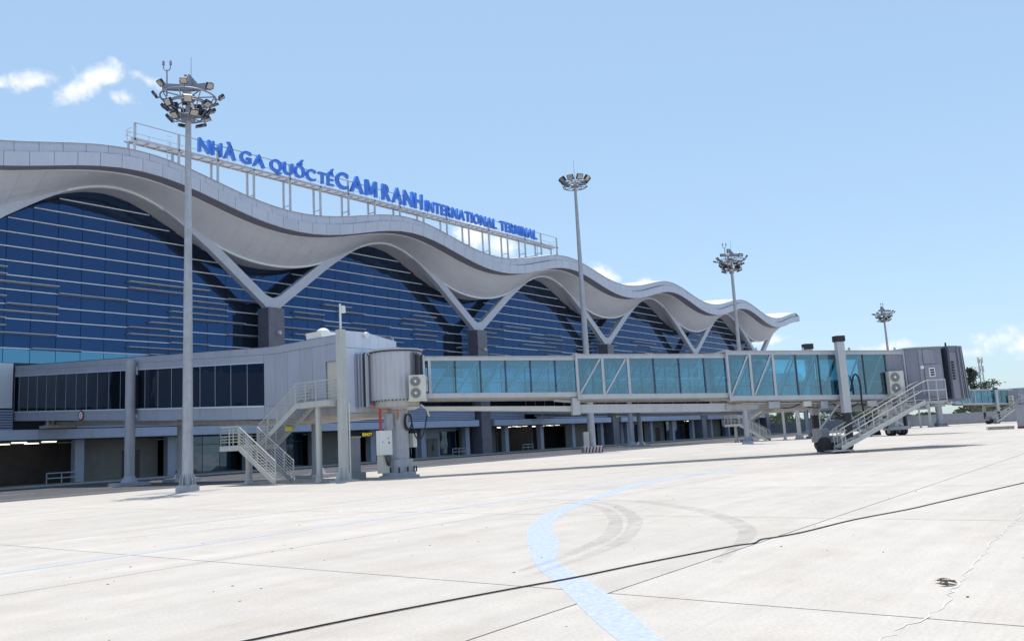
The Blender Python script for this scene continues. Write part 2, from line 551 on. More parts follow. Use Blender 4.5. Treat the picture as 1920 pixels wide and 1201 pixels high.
def ribbon(pts, w, z, wvar=0.0):
    """flat strip following a plan curve"""
    P = [Vector((p[0], p[1], 0)) for p in pts]; a = []; b = []
    for i, p in enumerate(P):
        d = (P[min(i + 1, len(P) - 1)] - P[max(i - 1, 0)]).normalized(); n = Vector((-d.y, d.x, 0))
        ww = (w[i] if isinstance(w, list) else w) / 2 * (1 + wvar * (random.random() - .5))
        a.append((p.x + n.x * ww, p.y + n.y * ww, z)); b.append((p.x - n.x * ww, p.y - n.y * ww, z))
    return MB().sheet([b, a])


# ------------------------------------------------------------------ the apron
struct(MB().add([(-1500, -2500, -.03), (4000, -2500, -.03), (4000, 2500, -.03), (-1500, 2500, -.03)], [(0, 1, 2, 3)]).build('ground', M['concrete']))
SX, SY = 7.93, 7.93
nx0, nx1, ny0, ny1 = -2, 27, -3, 5
bedx0, bedx1, bedy0, bedy1 = 8.25 + nx0 * SX, 8.25 + nx1 * SX, 5.22 + ny0 * SY, 5.22 + (ny1 + 1) * SY
apron = struct(MB().add([(bedx0, bedy0, -.022), (bedx1, bedy0, -.022), (bedx1, 48.6, -.022), (bedx0, 48.6, -.022)], [(0, 1, 2, 3)]).build('apron', M['sealant']))
slab_me = MB().box(.013, SX - .013, .013, SY - .013, -.02, 0).mesh('slab', M['concrete'])
slab_last = MB().box(.013, SX - .013, .013, 48.6 - (5.22 + 5 * SY) - .013, -.02, 0).mesh('slab', M['concrete'])
for i in range(nx0, nx1):
    for j in range(ny0, 6):
        o = link('slab', slab_last if j == 5 else slab_me, apron)
        o.location = (8.25 + i * SX, 5.22 + j * SY, 0)

# service road and pavement in front of the terminal
road = struct(MB().add([(-60, 48.6, -.004), (330, 48.6, -.004), (330, 77.4, -.004), (-60, 77.4, -.004)], [(0, 1, 2, 3)]).build('service_road', M['asphalt']))
kb = MB()
for i in range(-15, 85):
    kb.box(i * 3.0, i * 3.0 + 2.98, 77.4, 77.6, -.02, .165)
kb.build('kerb', M['kerb'], road)
struct(MB().box(-60, 215, 77.6, 84.0, -.02, .155).build('pavement', M['paving']))
for nm, y, w in (('edge_line', 51.6, .18), ('edge_line', 70.2, .18)):
    struct(ribbon([(-40 + 6 * i, y) for i in range(60)], w, .001).build(nm, M['white_paint'], road))
dash = MB()
for i in range(40):
    dash.add([(-30 + i * 6.5, 60.8, .001), (-27 + i * 6.5, 60.8, .001), (-27 + i * 6.5, 61.0, .001), (-30 + i * 6.5, 61.0, .001)], [(0, 1, 2, 3)])
dash.build('lane_dashes', M['white_paint'], road)

# painted lines on the apron
blue_l = [(5.6, 3.05), (6.39, 3.97), (7.22, 4.84), (8.64, 6.24), (9.63, 7.26), (11.52, 8.83), (13.59, 10.39), (15.47, 11.51), (17.92, 12.64), (21.15, 13.7), (24.94, 14.9), (29.1, 15.55), (36, 15.8)]
blue_r = [(6.0, 2.85), (6.56, 3.62), (8.03, 5.02), (9.24, 6.32), (10.14, 7.25), (11.9, 8.45), (13.8, 9.95), (15.65, 11.08), (18.1, 12.2), (21.3, 13.25), (25.0, 14.45), (29.1, 15.12), (36, 15.4)]
ca, cb = smooth_curve([(x, y, .003) for x, y in blue_l]), smooth_curve([(x, y, .003) for x, y in blue_r])
struct(MB().sheet([[tuple(p) for p in cb], [tuple(p) for p in ca]]).build('blue_guide_line', M['blue_paint']))
struct(ribbon([(-20 + 1.5 * i, 15.85) for i in range(34)], .17, .004).build('blue_straight_line', M['blue_paint']))
struct(ribbon([(-10, 38.2), (9.8, 26.0), (15.9, 22.2), (23.5, 18.4), (34, 14.6), (48, 10.5), (70, 5)], .13, .003).build('white_stand_line', M['white_paint']))
struct(ribbon([(-10 + 2 * i, 19.1) for i in range(30)], .12, .003).build('white_stop_line', M['white_paint']))
arcs = [[(19.7, 15.4), (20.0, 13.9), (19.9, 12.6), (19.5, 11.2), (17.9, 9.0), (16.0, 7.26), (14.4, 6.17), (13.3, 5.69), (12.3, 5.40), (10.6, 5.0)],
        [(19.5, 15.0), (19.1, 13.28), (18.2, 11.72), (16.2, 10.0), (14.3, 8.79), (12.8, 8.03), (11.5, 7.63), (10.5, 7.39), (9.2, 7.2)],
        [(20.1, 15.2), (19.7, 13.55), (18.6, 11.51), (15.96, 9.37), (14.39, 8.41), (12.54, 7.55), (11.0, 7.12), (10.1, 6.96), (8.8, 6.8)]]
for k, a in enumerate(arcs):
    cv = smooth_curve([(x, y, 0) for x, y in a], 8)
    wds = [(.10 if k else .13) + (.20 if k else .24) * math.sin(PI * i / (len(cv) - 1)) for i in range(len(cv))]
    struct(ribbon(cv, wds, .006 + .002 * k, .2).build('tyre_mark', M['tyre']))
for k, a in enumerate([[(2, 23.4), (8.1, 21.5), (10.2, 20.8), (13.4, 19.3), (16.1, 17.7), (18.5, 15.9), (21, 13.6)], [(1, 22.0), (7.4, 19.9), (9.7, 19.4), (12.7, 18.1), (15.4, 16.7), (17.8, 15.1), (20.2, 13.0)],
                        [(1, 22.3), (7.5, 20.2), (9.8, 19.65), (12.8, 18.35), (15.6, 16.9), (18.0, 15.3), (20.4, 13.2)]]):
    struct(ribbon(smooth_curve([(x, y, 0) for x, y in a], 8), .12, .012 + .002 * k, .3).build('tyre_mark', M['tyre']))
crk = []
base = [(6.2, 1.95), (7.4, 2.06), (8.6, 1.89), (9.84, 1.99), (11.3, 2.03), (13.7, 2.19), (15.5, 2.2), (17.5, 2.31), (19.7, 2.53), (24, 2.8)]
for i in range(len(base) - 1):
    for j in range(9):
        t = j / 9
        crk.append((lerp(base[i][0], base[i + 1][0], t), lerp(base[i][1], base[i + 1][1], t) + random.uniform(-.045, .045)))
struct(ribbon(crk, .013, .005, 1.2).build('filled_crack', M['chalk']))
struct(ribbon([(3.0 + .5 * i, 7.95 + .05 * math.sin(i)) for i in range(4)], .02, .004, .8).build('hairline_crack', M['sealant']))

# ------------------------------------------------------------------ the terminal
P = 36.65
XCR = 76.425                      # a wave crest
XL, XR = 3.1, 223.0


def ph(x): return 2 * PI * (x - XCR) / P
def z_fb(x): return 27.85 + 1.45 * math.cos(ph(x)) + .05 * math.cos(2 * ph(x))
def z_trim(x): return 25.8 + 2.72 * math.cos(ph(x)) + .3 * math.cos(2 * ph(x))
def z_top(x): return z_fb(x) + 2.36 - .12 * math.cos(ph(x))


VX = [58.1 + P * k for k in range(-1, 5)]
YF, YT, YG = 74.8, 80.0, 82.6
term = thing('terminal_building', (110, 82, 0), 'long airport terminal with white wave roof and blue glass front', 'terminal')

# roof shell
xs = [XL + (XR - XL) * i / 240 for i in range(241)]
rows = []
for y, dz in ((75.3, 0), (76.5, .25), (79, .6), (84, .95), (95, 1.2), (120, 1.0), (140, .2)):
    rows.append([(x, y, z_top(x) - .04 + dz) for x in xs])
MB().sheet(rows).build('roof', M['roof'], term, True)
PW = P / 18
npan = int(round((XR - XL) / PW))
for i in range(npan):
    a, b = XL + i * PW + .02, XL + (i + 1) * PW - .02
    MB().hexa([(a, YF, z_fb(a)), (b, YF, z_fb(b)), (b, YF + .1, z_fb(b)), (a, YF + .1, z_fb(a)), (a, YF, z_fb(a) + 1.27), (b, YF, z_fb(b) + 1.27), (b, YF + .1, z_fb(b) + 1.27), (a, YF + .1, z_fb(a) + 1.27)]).build('fascia_panel', M['alu'], term)
    a += PW * .5; b += PW * .5
    if b < XR:
        MB().hexa([(a, YF + .62, z_fb(a) + 1.40), (b, YF + .62, z_fb(b) + 1.40), (b, YF + .72, z_fb(b) + 1.40), (a, YF + .72, z_fb(a) + 1.40),
                   (a, YF + .70, z_top(a)), (b, YF + .70, z_top(b)), (b, YF + .80, z_top(b)), (a, YF + .80, z_top(a))]).build('roof_edge_panel', M['alu'], term)
led = MB().sheet([[(x, YF + .02, z_fb(x) + 1.285) for x in xs], [(x, YF + .76, z_fb(x) + 1.25) for x in xs]])
led.sheet([[(x, YF + .11, z_fb(x) - .01) for x in xs], [(x, YF + .11, z_fb(x) + 1.28) for x in xs]])
led.sheet([[(x, YF + .82, z_fb(x) + 1.22) for x in xs], [(x, YF + .84, z_top(x) - .02) for x in xs]])
led.build('fascia_ledge', M['alu_edge'], term, True)
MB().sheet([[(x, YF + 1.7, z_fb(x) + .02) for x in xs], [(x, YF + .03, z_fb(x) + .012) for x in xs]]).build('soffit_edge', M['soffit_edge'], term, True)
MB().sheet([[(x, YF + 1.7, z_fb(x) + .02) for x in xs], [(x, YF + 1.72, z_fb(x) - .1) for x in xs]]).build('soffit_lip', M['trim'], term, True)


def soff(x, t):
    z0, z1 = z_fb(x) - .1, z_trim(x) + .12
    return (x, lerp(YF + 1.7, YT - .25, t), lerp(z0, z1, t) - .22 * math.sin(PI * t) * (1 - math.cos(ph(x))) * .5)


back = MB().sheet([[(p[0], p[1], p[2] + .03) for p in (soff(x, 1 - t / 8) for x in xs)] for t in range(9)])
back.build('soffit_backing', M['trim'], term, True)
rest = MB()
npanel = 0
first = int((24 - XL) / PW)
order = list(range(first, npan)) + list(range(0, first))
for i in order:
    x0, x1 = XL + i * PW, XL + (i + 1) * PW
    for j in range(4):
        g = [[soff(lerp(x0 + .028, x1 - .028, u / 3), 1 - lerp(j / 4 + .006, (j + 1) / 4 - .006, w / 2)) for u in range(4)] for w in range(3)]
        mb = MB().sheet(g)
        if npanel < 300:
            mb.build('soffit_panel', M['soffit'], term, True); npanel += 1
        else:
            rest.add(mb.v, mb.f)
rest.build('soffit_panels_far', M['soffit'], term, True)['kind'] = 'stuff'
tr = MB()
for k in range(len(xs) - 1):
    a, b = xs[k], xs[k + 1]
    if a > 213:
        continue
    za, zb = z_trim(a), z_trim(b)
    tr.add([(a, YT - .27, za - .1), (b, YT - .27, zb - .1), (b, YT + .1, zb - .1), (a, YT + .1, za - .1), (a, YT - .27, za + .2), (b, YT - .27, zb + .2), (b, YT + .1, zb + .2), (a, YT + .1, za + .2)],
           [(0, 3, 2, 1), (0, 1, 5, 4), (2, 3, 7, 6)])
tr.build('roof_trim', M['trim'], term, True)
MB().sheet([[(x, YG + .3, z_trim(x) + .12) for x in xs if x < 213], [(x, YT + .1, z_trim(x) + .08) for x in xs if x < 213]]).build('inner_soffit', M['soffit'], term, True)
# closing of the right-hand eave
endp = [(YF, z_fb(XR)), (YF, z_fb(XR) + 1.27), (YF + .7, z_top(XR)), (80, z_top(XR) + .6), (140, z_top(XR) + .2), (140, z_fb(XR) - 1), (YT, z_fb(XR) - .35), (YF + 1.7, z_fb(XR))]
MB().add([(XR - .02, y, z) for y, z in endp], [tuple(range(len(endp)))]).build('eave_end', M['alu'], term)
MB().sheet([[(x, 140, z_fb(x)) for x in xs if x > 200], [(x, YT, z_trim(x) + .1) for x in xs if x > 200]]).build('end_soffit', M['soffit'], term, True)

# body behind the glass
XG1 = 206.3
body = MB()
bx_ = [x for x in xs if x < XG1]
body.sheet([[(x, YG + .12, 4.0) for x in bx_], [(x, YG + .12, z_trim(x) + .3) for x in bx_]])
body.add([(XG1, YG + .12, 0), (XG1, 139, 0), (XG1, 139, 26), (XG1, YG + .12, 26)], [(0, 1, 2, 3)])
body.build('wall', M['mullion'], term)
# glazing, pane by pane
MW = P / 16
GX0 = 33.17 - 13 * MW
rowz = [11.25 + 1.357 * k for k in range(15)]
panes = []
i = 0
while GX0 + i * MW < XG1 - 1:
    a, b = GX0 + i * MW + .025, GX0 + (i + 1) * MW - .025
    i += 1
    if any(abs((a + b) / 2 - v) < .6 for v in VX):
        pass
    for k in range(14):
        z0, z1 = rowz[k] + .02, rowz[k + 1] - .02
        ta, tb = z_trim(a) + .1, z_trim(b) + .1
        if min(ta, tb) <= z0 + .05:
            if max(ta, tb) <= z0 + .05:
                continue
            ta, tb = max(ta, z0 + .01), max(tb, z0 + .01)
        panes.append((k, [(a, YG, z0), (b, YG, z0), (b, YG, min(z1, tb)), (a, YG, min(z1, ta))]))
panes.sort(key=lambda q: (q[1][0][0] < 27.5, q[1][0][0]))
far = MB()
cache = {}
for n_, (k, q) in enumerate(panes):
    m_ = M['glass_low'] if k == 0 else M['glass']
    mb = MB().hexa([q[0], q[1], (q[1][0], YG + .05, q[1][2]), (q[0][0], YG + .05, q[0][2]), q[3], q[2], (q[2][0], YG + .05, q[2][2]), (q[3][0], YG + .05, q[3][2])])
    if n_ < 300:
        full = abs(q[2][2] - q[3][2]) < 1e-6
        key = (k == 0) if full and abs(q[2][2] - rowz[k + 1] + .02) < 1e-6 else None
        if key is not None:
            if key not in cache:
                cache[key] = mb.mesh('pane', m_, org=q[0])
            o = link('pane', cache[key], term)
            o.location = Vector(q[0]) - Vector(ORG[term.name])
        else:
            mb.build('pane', m_, term)
    elif k == 0:
        pass
    else:
        far.add(mb.v, mb.f)
far.build('panes_far', M['glass'], term)['kind'] = 'stuff'
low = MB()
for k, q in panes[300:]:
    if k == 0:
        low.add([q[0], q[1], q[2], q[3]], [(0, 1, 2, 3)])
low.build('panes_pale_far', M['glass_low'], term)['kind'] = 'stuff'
# end glazing towards the right
eg = MB()
for j in range(20):
    for k in range(1, 12):
        eg.box(XG1 + .02, XG1 + .06, YG + .15 + j * 2.29, YG + .1 + (j + 1) * 2.29 - .05, rowz[k], rowz[k + 1] - .05)
eg.build('end_panes', M['glass'], term)['kind'] = 'stuff'

# white transoms and projecting sun fins
ni = int((XG1 - GX0) / MW)
gx = [GX0 + i * MW for i in range(ni + 1)]
tmesh = {}
fin_n = 0


def barpiece(kind, i0, i1, z):
    global fin_n
    key = (kind, i1 - i0)
    if key not in tmesh:
        L_ = (i1 - i0) * MW
        mb = MB()
        if kind == 'transom':
            mb.box(0, L_ - .02, -.13, -.003, -.045, .045)
        else:
            mb.hexa([(0, -.62, -.02), (L_ - .03, -.62, -.02), (L_ - .03, -.01, -.09), (0, -.01, -.09), (0, -.62, .06), (L_ - .03, -.62, .06), (L_ - .03, -.01, .06), (0, -.01, .06)])
        tmesh[key] = mb.mesh(kind, M['transom'] if kind == 'transom' else M['fin'])
    o = link('transom' if kind == 'transom' else 'sun_fin', tmesh[key], term)
    o.location = Vector((gx[i0], YG, z)) - Vector(ORG[term.name])


rng = random.Random(11)
for k in range(1, 14):
    z = rowz[k]
    ok = [z_trim(lerp(gx[i], gx[i + 1], .5)) > z + .45 and gx[i] > 12 for i in range(ni)]
    runs = []; i = 0
    while i < ni:
        if ok[i]:
            j = i
            while j < ni and ok[j]:
                j += 1
            runs.append((i, j)); i = j
        else:
            i += 1
    for a, b in runs:
        if k >= 7:
            c = a
            while c < b:
                d = min(c + 16, b); barpiece('transom', c, d, z); c = d
        else:
            c = a; kind = rng.random() < .5
            while c < b:
                if k in (3, 5) and rng.random() < .0:
                    pass
                n = rng.choice((2, 3, 4, 5)) if not kind else rng.choice((2, 2, 3, 4))
                d = min(c + n, b)
                barpiece('fin' if kind else 'transom', c, d, z)
                kind = not kind; c = d
for k in range(1, 7):                 # loose fins at half height between the transoms
    z = rowz[k] + .66
    c = 8 + rng.randrange(4)
    while c < ni - 4:
        n = rng.choice((2, 2, 3, 4))
        if all(z_trim(gx[min(c + q, ni)]) > z + .5 for q in range(n + 1)):
            barpiece('fin', c, min(c + n, ni), z)
        c += n + rng.choice((3, 4, 5, 6, 7))

# V struts on stone pillars


def vee(v):
    d = Vector((8.75, 6.75)).normalized(); n = Vector((-d.y, d.x))
    A = Vector((.62, 18.95)); B = Vector((9.35, 25.68))
    o0, o1 = A - n * .52, B - n * .44
    i1 = B + n * .44
    # inner edge meets the middle
    t = -(A + n * .52).x / d.x
    zi = (A + n * .52 + d * t).y
    tt = (8.3 - o0.x) / d.x
    right = [(.95, 18.35), (o0.x + .25, o0.y + .1), (8.3, o0.y + d.y * tt)]
    gap0 = z_trim(v + 8.3) - (o0.y + d.y * tt)
    for q in range(1, 9):
        dx = 8.3 + q * .65
        right.append((dx, z_trim(v + dx) - .1 - (gap0 - .1) * (1 - q / 8) ** 1.7))
    for q in range(8, 1, -2):
        dx = 8.3 + q * .65
        right.append((dx, z_trim(v + dx) + .12))
    right.append((8.4, z_trim(v + 8.4) + .3))
    ii = A + n * .52
    right.append((ii.x + d.x * 8, ii.y + d.y * 8))
    fil = []
    for q in range(7):
        s = q / 6
        x = lerp(1.15, 0, s)
        zz = zi + d.y / d.x * x
        fil.append((x, zz + .42 * (1 - (x / 1.15)) ** 1.6))
    right += fil
    left = [(-x, z) for x, z in reversed(right[:-1])]
    return [(v + x, z) for x, z in right + left]


for v in VX:
    MB().prism_y(vee(v), YT - .30, YT + .5).build('roof_strut', M['strut'], term)
    pil = MB().box(v - 1.08, v + 1.08, YT - .9, YT + 1.1, .155, 18.33).build('pillar', M['stone'], term)
    for zz in (4.9, 8.2, 11.5, 14.8):
        for dx in (-1, 1):
            pass
    lamp = MB()
    lamp.cyl((v + .25, YT - .92, 15.4), (v + .25, YT - 1.12, 15.4), .2, .2, 10)
    lamp.cyl((v + .25, YT - 1.12, 15.45), (v + .25, YT - 1.38, 15.3), .22, .12, 10)
    lamp.build('wall_lamp', M['white'], pil, True)

# lower floors
segs = []
edges = [XL] + [e for v in VX for e in (v - 1.75, v + 1.75)] + [XG1]
for a, b in zip(edges[0::2], edges[1::2]):
    if b - a > 1:
        segs.append((a, b))

def gaps(a, b):
    """leave the podium open where a walkway passes through"""
    cuts = [(31.7 + 2 * P * k, 36.3 + 2 * P * k) for k in range(3)]
    out = [(a, b)]
    for c0, c1 in cuts:
        nxt = []
        for p_, q_ in out:
            if c1 <= p_ or c0 >= q_:
                nxt.append((p_, q_))
            else:
                if c0 - p_ > .4:
                    nxt.append((p_, c0))
                if q_ - c1 > .4:
                    nxt.append((c1, q_))
        out = nxt
    return out


for a, b in segs:
    n = max(1, int(round((b - a) / 4.6)))
    w = (b - a) / n
    for i in range(n):
        MB().box(a + i * w + .01, a + (i + 1) * w - .01, 79.0, 80.7, 4.12, 5.0).build('canopy_panel', M['band'], term)
    for ga, gb in gaps(a, b):
        if gb < 32:
            ya, yb_ = 82.3, 82.5          # the front steps back beside the first walkway
        else:
            ya, yb_ = 80.0, 80.25
        for k in range(8):
            z = 5.12 + k * .235
            MB().hexa([(ga, ya - .25, z), (gb, ya - .25, z), (gb, ya - .05, z + .02), (ga, ya - .05, z + .02), (ga, ya - .20, z + .16), (gb, ya - .20, z + .16), (gb, ya - .03, z + .18), (ga, ya - .03, z + .18)]).build('louvre_slat', M['louvre'], term)
        nw = max(1, int((gb - ga) / 2.29)); ww = (gb - ga) / nw
        n = max(1, int(round((gb - ga) / 3.05))); w = (gb - ga) / n
        if gb > 32:
            for i in range(nw):
                MB().box(ga + i * ww + .03, ga + (i + 1) * ww - .03, ya + .15, ya + .2, 7.1, 9.0).build('office_pane', M['glass_dark'], term)
            MB().box(ga, gb, ya + .25, YG + .1, 5.0, 11.15).build('podium', M['mullion'], term)
        for i in range(n):
            MB().box(ga + i * w + .008, ga + (i + 1) * w - .008, ya, yb_, 9.08 if gb > 32 else 7.1, 11.2).build('podium_panel', M['whiteband'], term)
# ground floor
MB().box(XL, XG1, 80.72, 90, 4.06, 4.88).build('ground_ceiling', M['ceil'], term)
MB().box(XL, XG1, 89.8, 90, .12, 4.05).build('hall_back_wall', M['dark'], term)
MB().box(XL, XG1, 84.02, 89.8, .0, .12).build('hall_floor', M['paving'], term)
MB().box(XG1 - .3, XG1, 82.6, 89.8, .13, 4.05).build('hall_side_wall', M['beige'], term)
colx = [91.85 + (P / 4) * k for k in range(-9, 13)]
kinds = ['open', 'open', 'beige', 'beige', 'glass', 'glass', 'beige', 'glass', 'door', 'beige', 'open', 'open', 'beige', 'glass', 'door', 'beige', 'glass', 'open', 'beige', 'glass', 'beige', 'door']
for q, x in enumerate(colx):
    if x > XG1 - 3:
        break
    MB().box(x - .42, x + .42, 80.35, 81.15, .155, 4.06).build('ground_column', M['gcol'], term)
    a, b = x + .42, x + P / 4 - .42
    kd = kinds[q % len(kinds)]
    if x < 41.5:
        kd = 'open' if x < 32 else 'beige'
    if kd == 'beige':
        MB().box(a, b, 82.3, 82.5, .156, 4.05).build('infill_wall', M['beige'], term)
        if q % 2:
            MB().box(a + 4.6, a + 6.4, 82.24, 82.29, .156, 2.9).build('hall_door', M['brown'], term)
    elif kd == 'glass':
        for i in range(4):
            w = (b - a) / 4
            MB().box(a + i * w + .04, a + (i + 1) * w - .04, 82.2, 82.24, .3, 3.1).build('shop_pane', M['gglass'], term)
            MB().box(a + i * w + .04, a + (i + 1) * w - .04, 82.2, 82.24, 3.16, 4.0).build('shop_pane', M['gglass'], term)
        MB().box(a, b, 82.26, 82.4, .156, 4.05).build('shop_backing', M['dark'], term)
    elif kd == 'door':
        MB().box(a, b, 82.3, 82.5, .156, 4.05).build('infill_wall', M['gcol'], term)
        for i in range(2):
            dd = MB().box(a + 2.2 + i * 1.1, a + 3.26 + i * 1.1, 82.2, 82.28, .156, 2.7).build('hall_door', M['beige'], term)
            MB().cyl((a + 3.1 + i * .3, 82.12, 1.0), (a + 3.1 + i * .3, 82.12, 1.75), .035, .035, 8).build('handle', M['black'], dd)
        MB().box(a + 4.9, b - .2, 82.2, 82.28, .3, 3.6).build('shop_pane', M['gglass'], term)
    else:
        MB().box(a - .2, a, 82.6, 89.7, .13, 4.05).build('hall_partition', M['dark'], term)
        for j in range(4):
            for i in range(3):
                xx = a + 1.0 + i * 2.6 + (j % 2) * .8
                yy = 82.3 + j * 1.9
                MB().box(xx, xx + 1.3, yy, yy + .09, 3.98, 4.03).build('ceiling_light', M['tube'], term)
# yellow hanging sign over the shop front, and a boarding-gate sign on a pillar


def text_meshes(items):
    """items: (string, size, extrude, offset) -> list of meshes lying in XY, facing +Z"""
    tmp = []
    for s, size, ex, off in items:
        c = bpy.data.curves.new('glyph', 'FONT'); c.body = s; c.size = size; c.extrude = ex; c.offset = off
        c.resolution_u = 4
        o = bpy.data.objects.new('glyph', c); COL.objects.link(o); tmp.append(o)
    dg = bpy.context.evaluated_depsgraph_get(); dg.update()
    out = []
    for o in tmp:
        out.append(bpy.data.meshes.new_from_object(o.evaluated_get(dg)))
    for o in tmp:
        c = o.data; bpy.data.objects.remove(o); bpy.data.curves.remove(c)
    return out


def place_text(me, name, m, x0, x1, z0, z1, y, depth, parent):
    """fit a glyph mesh into a box of the vertical plane facing -Y"""
    xs_ = [v.co.x for v in me.vertices]; ys_ = [v.co.y for v in me.vertices]; zs_ = [v.co.z for v in me.vertices]
    ax, bx, ay, by, az, bz = min(xs_), max(xs_), min(ys_), max(ys_), min(zs_), max(zs_)
    org = ORG.get(parent.name, (0, 0, 0))
    for v in me.vertices:
        x, yy, z = v.co
        X = lerp(x0, x1, (x - ax) / max(bx - ax, 1e-6)); Z = lerp(z0, z1, (yy - ay) / max(by - ay, 1e-6))
        Y = y - (z - az) / max(bz - az, 1e-6) * depth
        v.co = (X - org[0], Y - org[1], Z - org[2])
    me.materials.clear(); me.materials.append(m)
    me.update()
    me.name = name
    return link(name, me, parent)


ws, gs, sp5 = text_meshes([('KIHOT', 1, .02, .01), ('5A', 1, .02, .01), ('5', 1, .02, .01)])
hs = thing('shop_sign', (71.5, 79.3, 3.0), 'small yellow lettered sign hanging under the terminal canopy beside the walkway column', 'sign')
MB().box(70.6, 72.4, 79.2, 79.3, 3.2, 3.85).build('sign_board', M['blackpaint'], hs)
MB().cyl((70.9, 79.25, 3.85), (70.9, 79.25, 4.11), .02).cyl((72.1, 79.25, 3.85), (72.1, 79.25, 4.11), .02).build('hanger', M['galv'], hs)
place_text(ws, 'lettering', M['yellow'], 70.7, 72.3, 3.32, 3.72, 79.197, .02, hs)
gsn = thing('gate_sign', (131.6, 78.6, 5.0), 'yellow gate sign with black lettering on a stone pillar', 'sign')
MB().box(131.2, 132.2, 78.9, 79.05, 5.0, 6.9).build('sign_board', M['yellow_paint'], gsn)
place_text(gs, 'lettering', M['blackpaint'], 131.35, 132.05, 6.1, 6.75, 78.897, .01, gsn)
for x in (33.8, 88.0, 104.3, 122.6):
    lb = 'dark blue guard rail on the pavement by the ' + {33.8: 'leftmost lit hall', 88.0: 'double doors', 104.3: 'lit hall opening', 122.6: 'column past the striped block'}[x]
    gr = thing('guard_rail', (x, 79.9, .155), lb, 'railing', 'guard rails along the terminal pavement')
    mb = MB()
    for dx in (0, 1.3, 2.6):
        MB().bar((x + dx, 79.9, .156), (x + dx, 79.9, 1.15), .08).build('post', M['gcol'], gr)
    MB().bar((x, 79.85, 1.1), (x + 2.6, 79.85, 1.1), .06, .1).build('rail', M['gcol'], gr)
    MB().bar((x, 79.85, .65), (x + 2.6, 79.85, .65), .06, .1).build('rail', M['gcol'], gr)

# ------------------------------------------------------------------ roof sign
SYN = 77.0
sign = thing('roof_sign', (76, SYN, z_top(76)), 'blue lettered name sign on a steel gantry along the roof', 'sign')
px = [40.0, 44.7, 49.2, 53.7, 58.6, 63.0, 67.4, 71.8, 76.3, 80.8, 85.5, 90.2, 94.8, 99.3, 103.8, 108.2, 112.7]
for i, x in enumerate(px):
    zr = z_top(x) + .15
    tall = 34.95 if i in (0, 1, 15, 16) or i % 2 == 0 else 33.3
    MB().bar((x, SYN - .1, zr), (x, SYN - .1, tall), .2).build('post', M['signsteel'], sign)
    MB().bar((x, SYN + 1.15, zr + .1), (x, SYN + 1.15, 33.2), .2).build('post', M['signsteel'], sign)
    zz = lerp(zr, 33.2, .25)
    MB().bar((x, SYN - .1, zz), (x, SYN + 1.15, zz), .1).build('brace', M['signsteel'], sign)
    if i < len(px) - 1:
        MB().box(x + .01, px[i + 1] - .01, SYN - .12, SYN + 1.25, 33.32, 33.42).build('deck_panel', M['deck'], sign)
for z in (33.24,):
    for y in (SYN - .14, SYN + 1.2):
        MB().bar((39.6, y, z), (113.0, y, z), .12, .18).build('gantry_beam', M['signsteel'], sign)
for i in range(60):
    x = 40.4 + i * 1.22
    MB().bar((x, SYN - .1, 33.22), (x, SYN + 1.2, 33.22), .1, .12).build('joist', M['signsteel'], sign)
MB().bar((40, SYN - .1, 34.95), (112.7, SYN - .1, 34.95), .09).build('top_rail', M['signsteel'], sign)
for z in (33.95, 34.4):
    MB().bar((39.7, SYN + 1.2, z), (112.9, SYN + 1.2, z), .05).build('handrail', M['signsteel'], sign)
    MB().bar((39.7, SYN, z), (39.7, SYN + 1.2, z), .05).build('handrail', M['signsteel'], sign)
    MB().bar((112.9, SYN, z), (112.9, SYN + 1.2, z), .05).build('handrail', M['signsteel'], sign)
for i in range(33):
    x = 39.9 + i * 2.27
    MB().bar((x, SYN + 1.2, 33.42), (x, SYN + 1.2, 34.4), .05).build('rail_post', M['signsteel'], sign)
for x in (43.6, 107.0):
    lad = MB()
    for dx in (0, .5):
        lad.bar((x + dx, SYN + .2, z_top(x) + .1), (x + dx, SYN + .2, 33.4), .05)
    for k in range(8):
        lad.bar((x, SYN + .2, z_top(x) + .4 + k * .42), (x + .5, SYN + .2, z_top(x) + .4 + k * .42), .035)
    lad.build('ladder', M['signsteel'], sign)
words = [('NHÀ', 46.73, 51.2, 1.55), ('GA', 51.75, 54.95, 1.45), ('QUỐC', 55.65, 62.1, 1.45), ('TẾ', 62.55, 64.9, 1.42), ('CAM', 65.2, 72.0, 2.15), ('RANH', 72.9, 80.4, 2.15),
         ('INTERNATIONAL', 80.95, 96.4, 1.55), ('TERMINAL', 97.3, 106.7, 1.55)]
plain = {'À': 'A', 'Ố': 'O', 'Ế': 'E'}
glyphs = [(ch, 1.0, .12, .012 if ch == 'M' else .024) for w in words for ch in w[0]]
caps = [(plain.get(ch, ch), 1.0, .12, .028) for w in words for ch in w[0]]
gm = text_meshes(glyphs); cm = text_meshes(caps)
emm = [m_ for m_, g_ in zip(gm, glyphs) if g_[0] == 'M']


def span(me, k):
    a = [v.co[k] for v in me.vertices]
    return min(a), max(a)


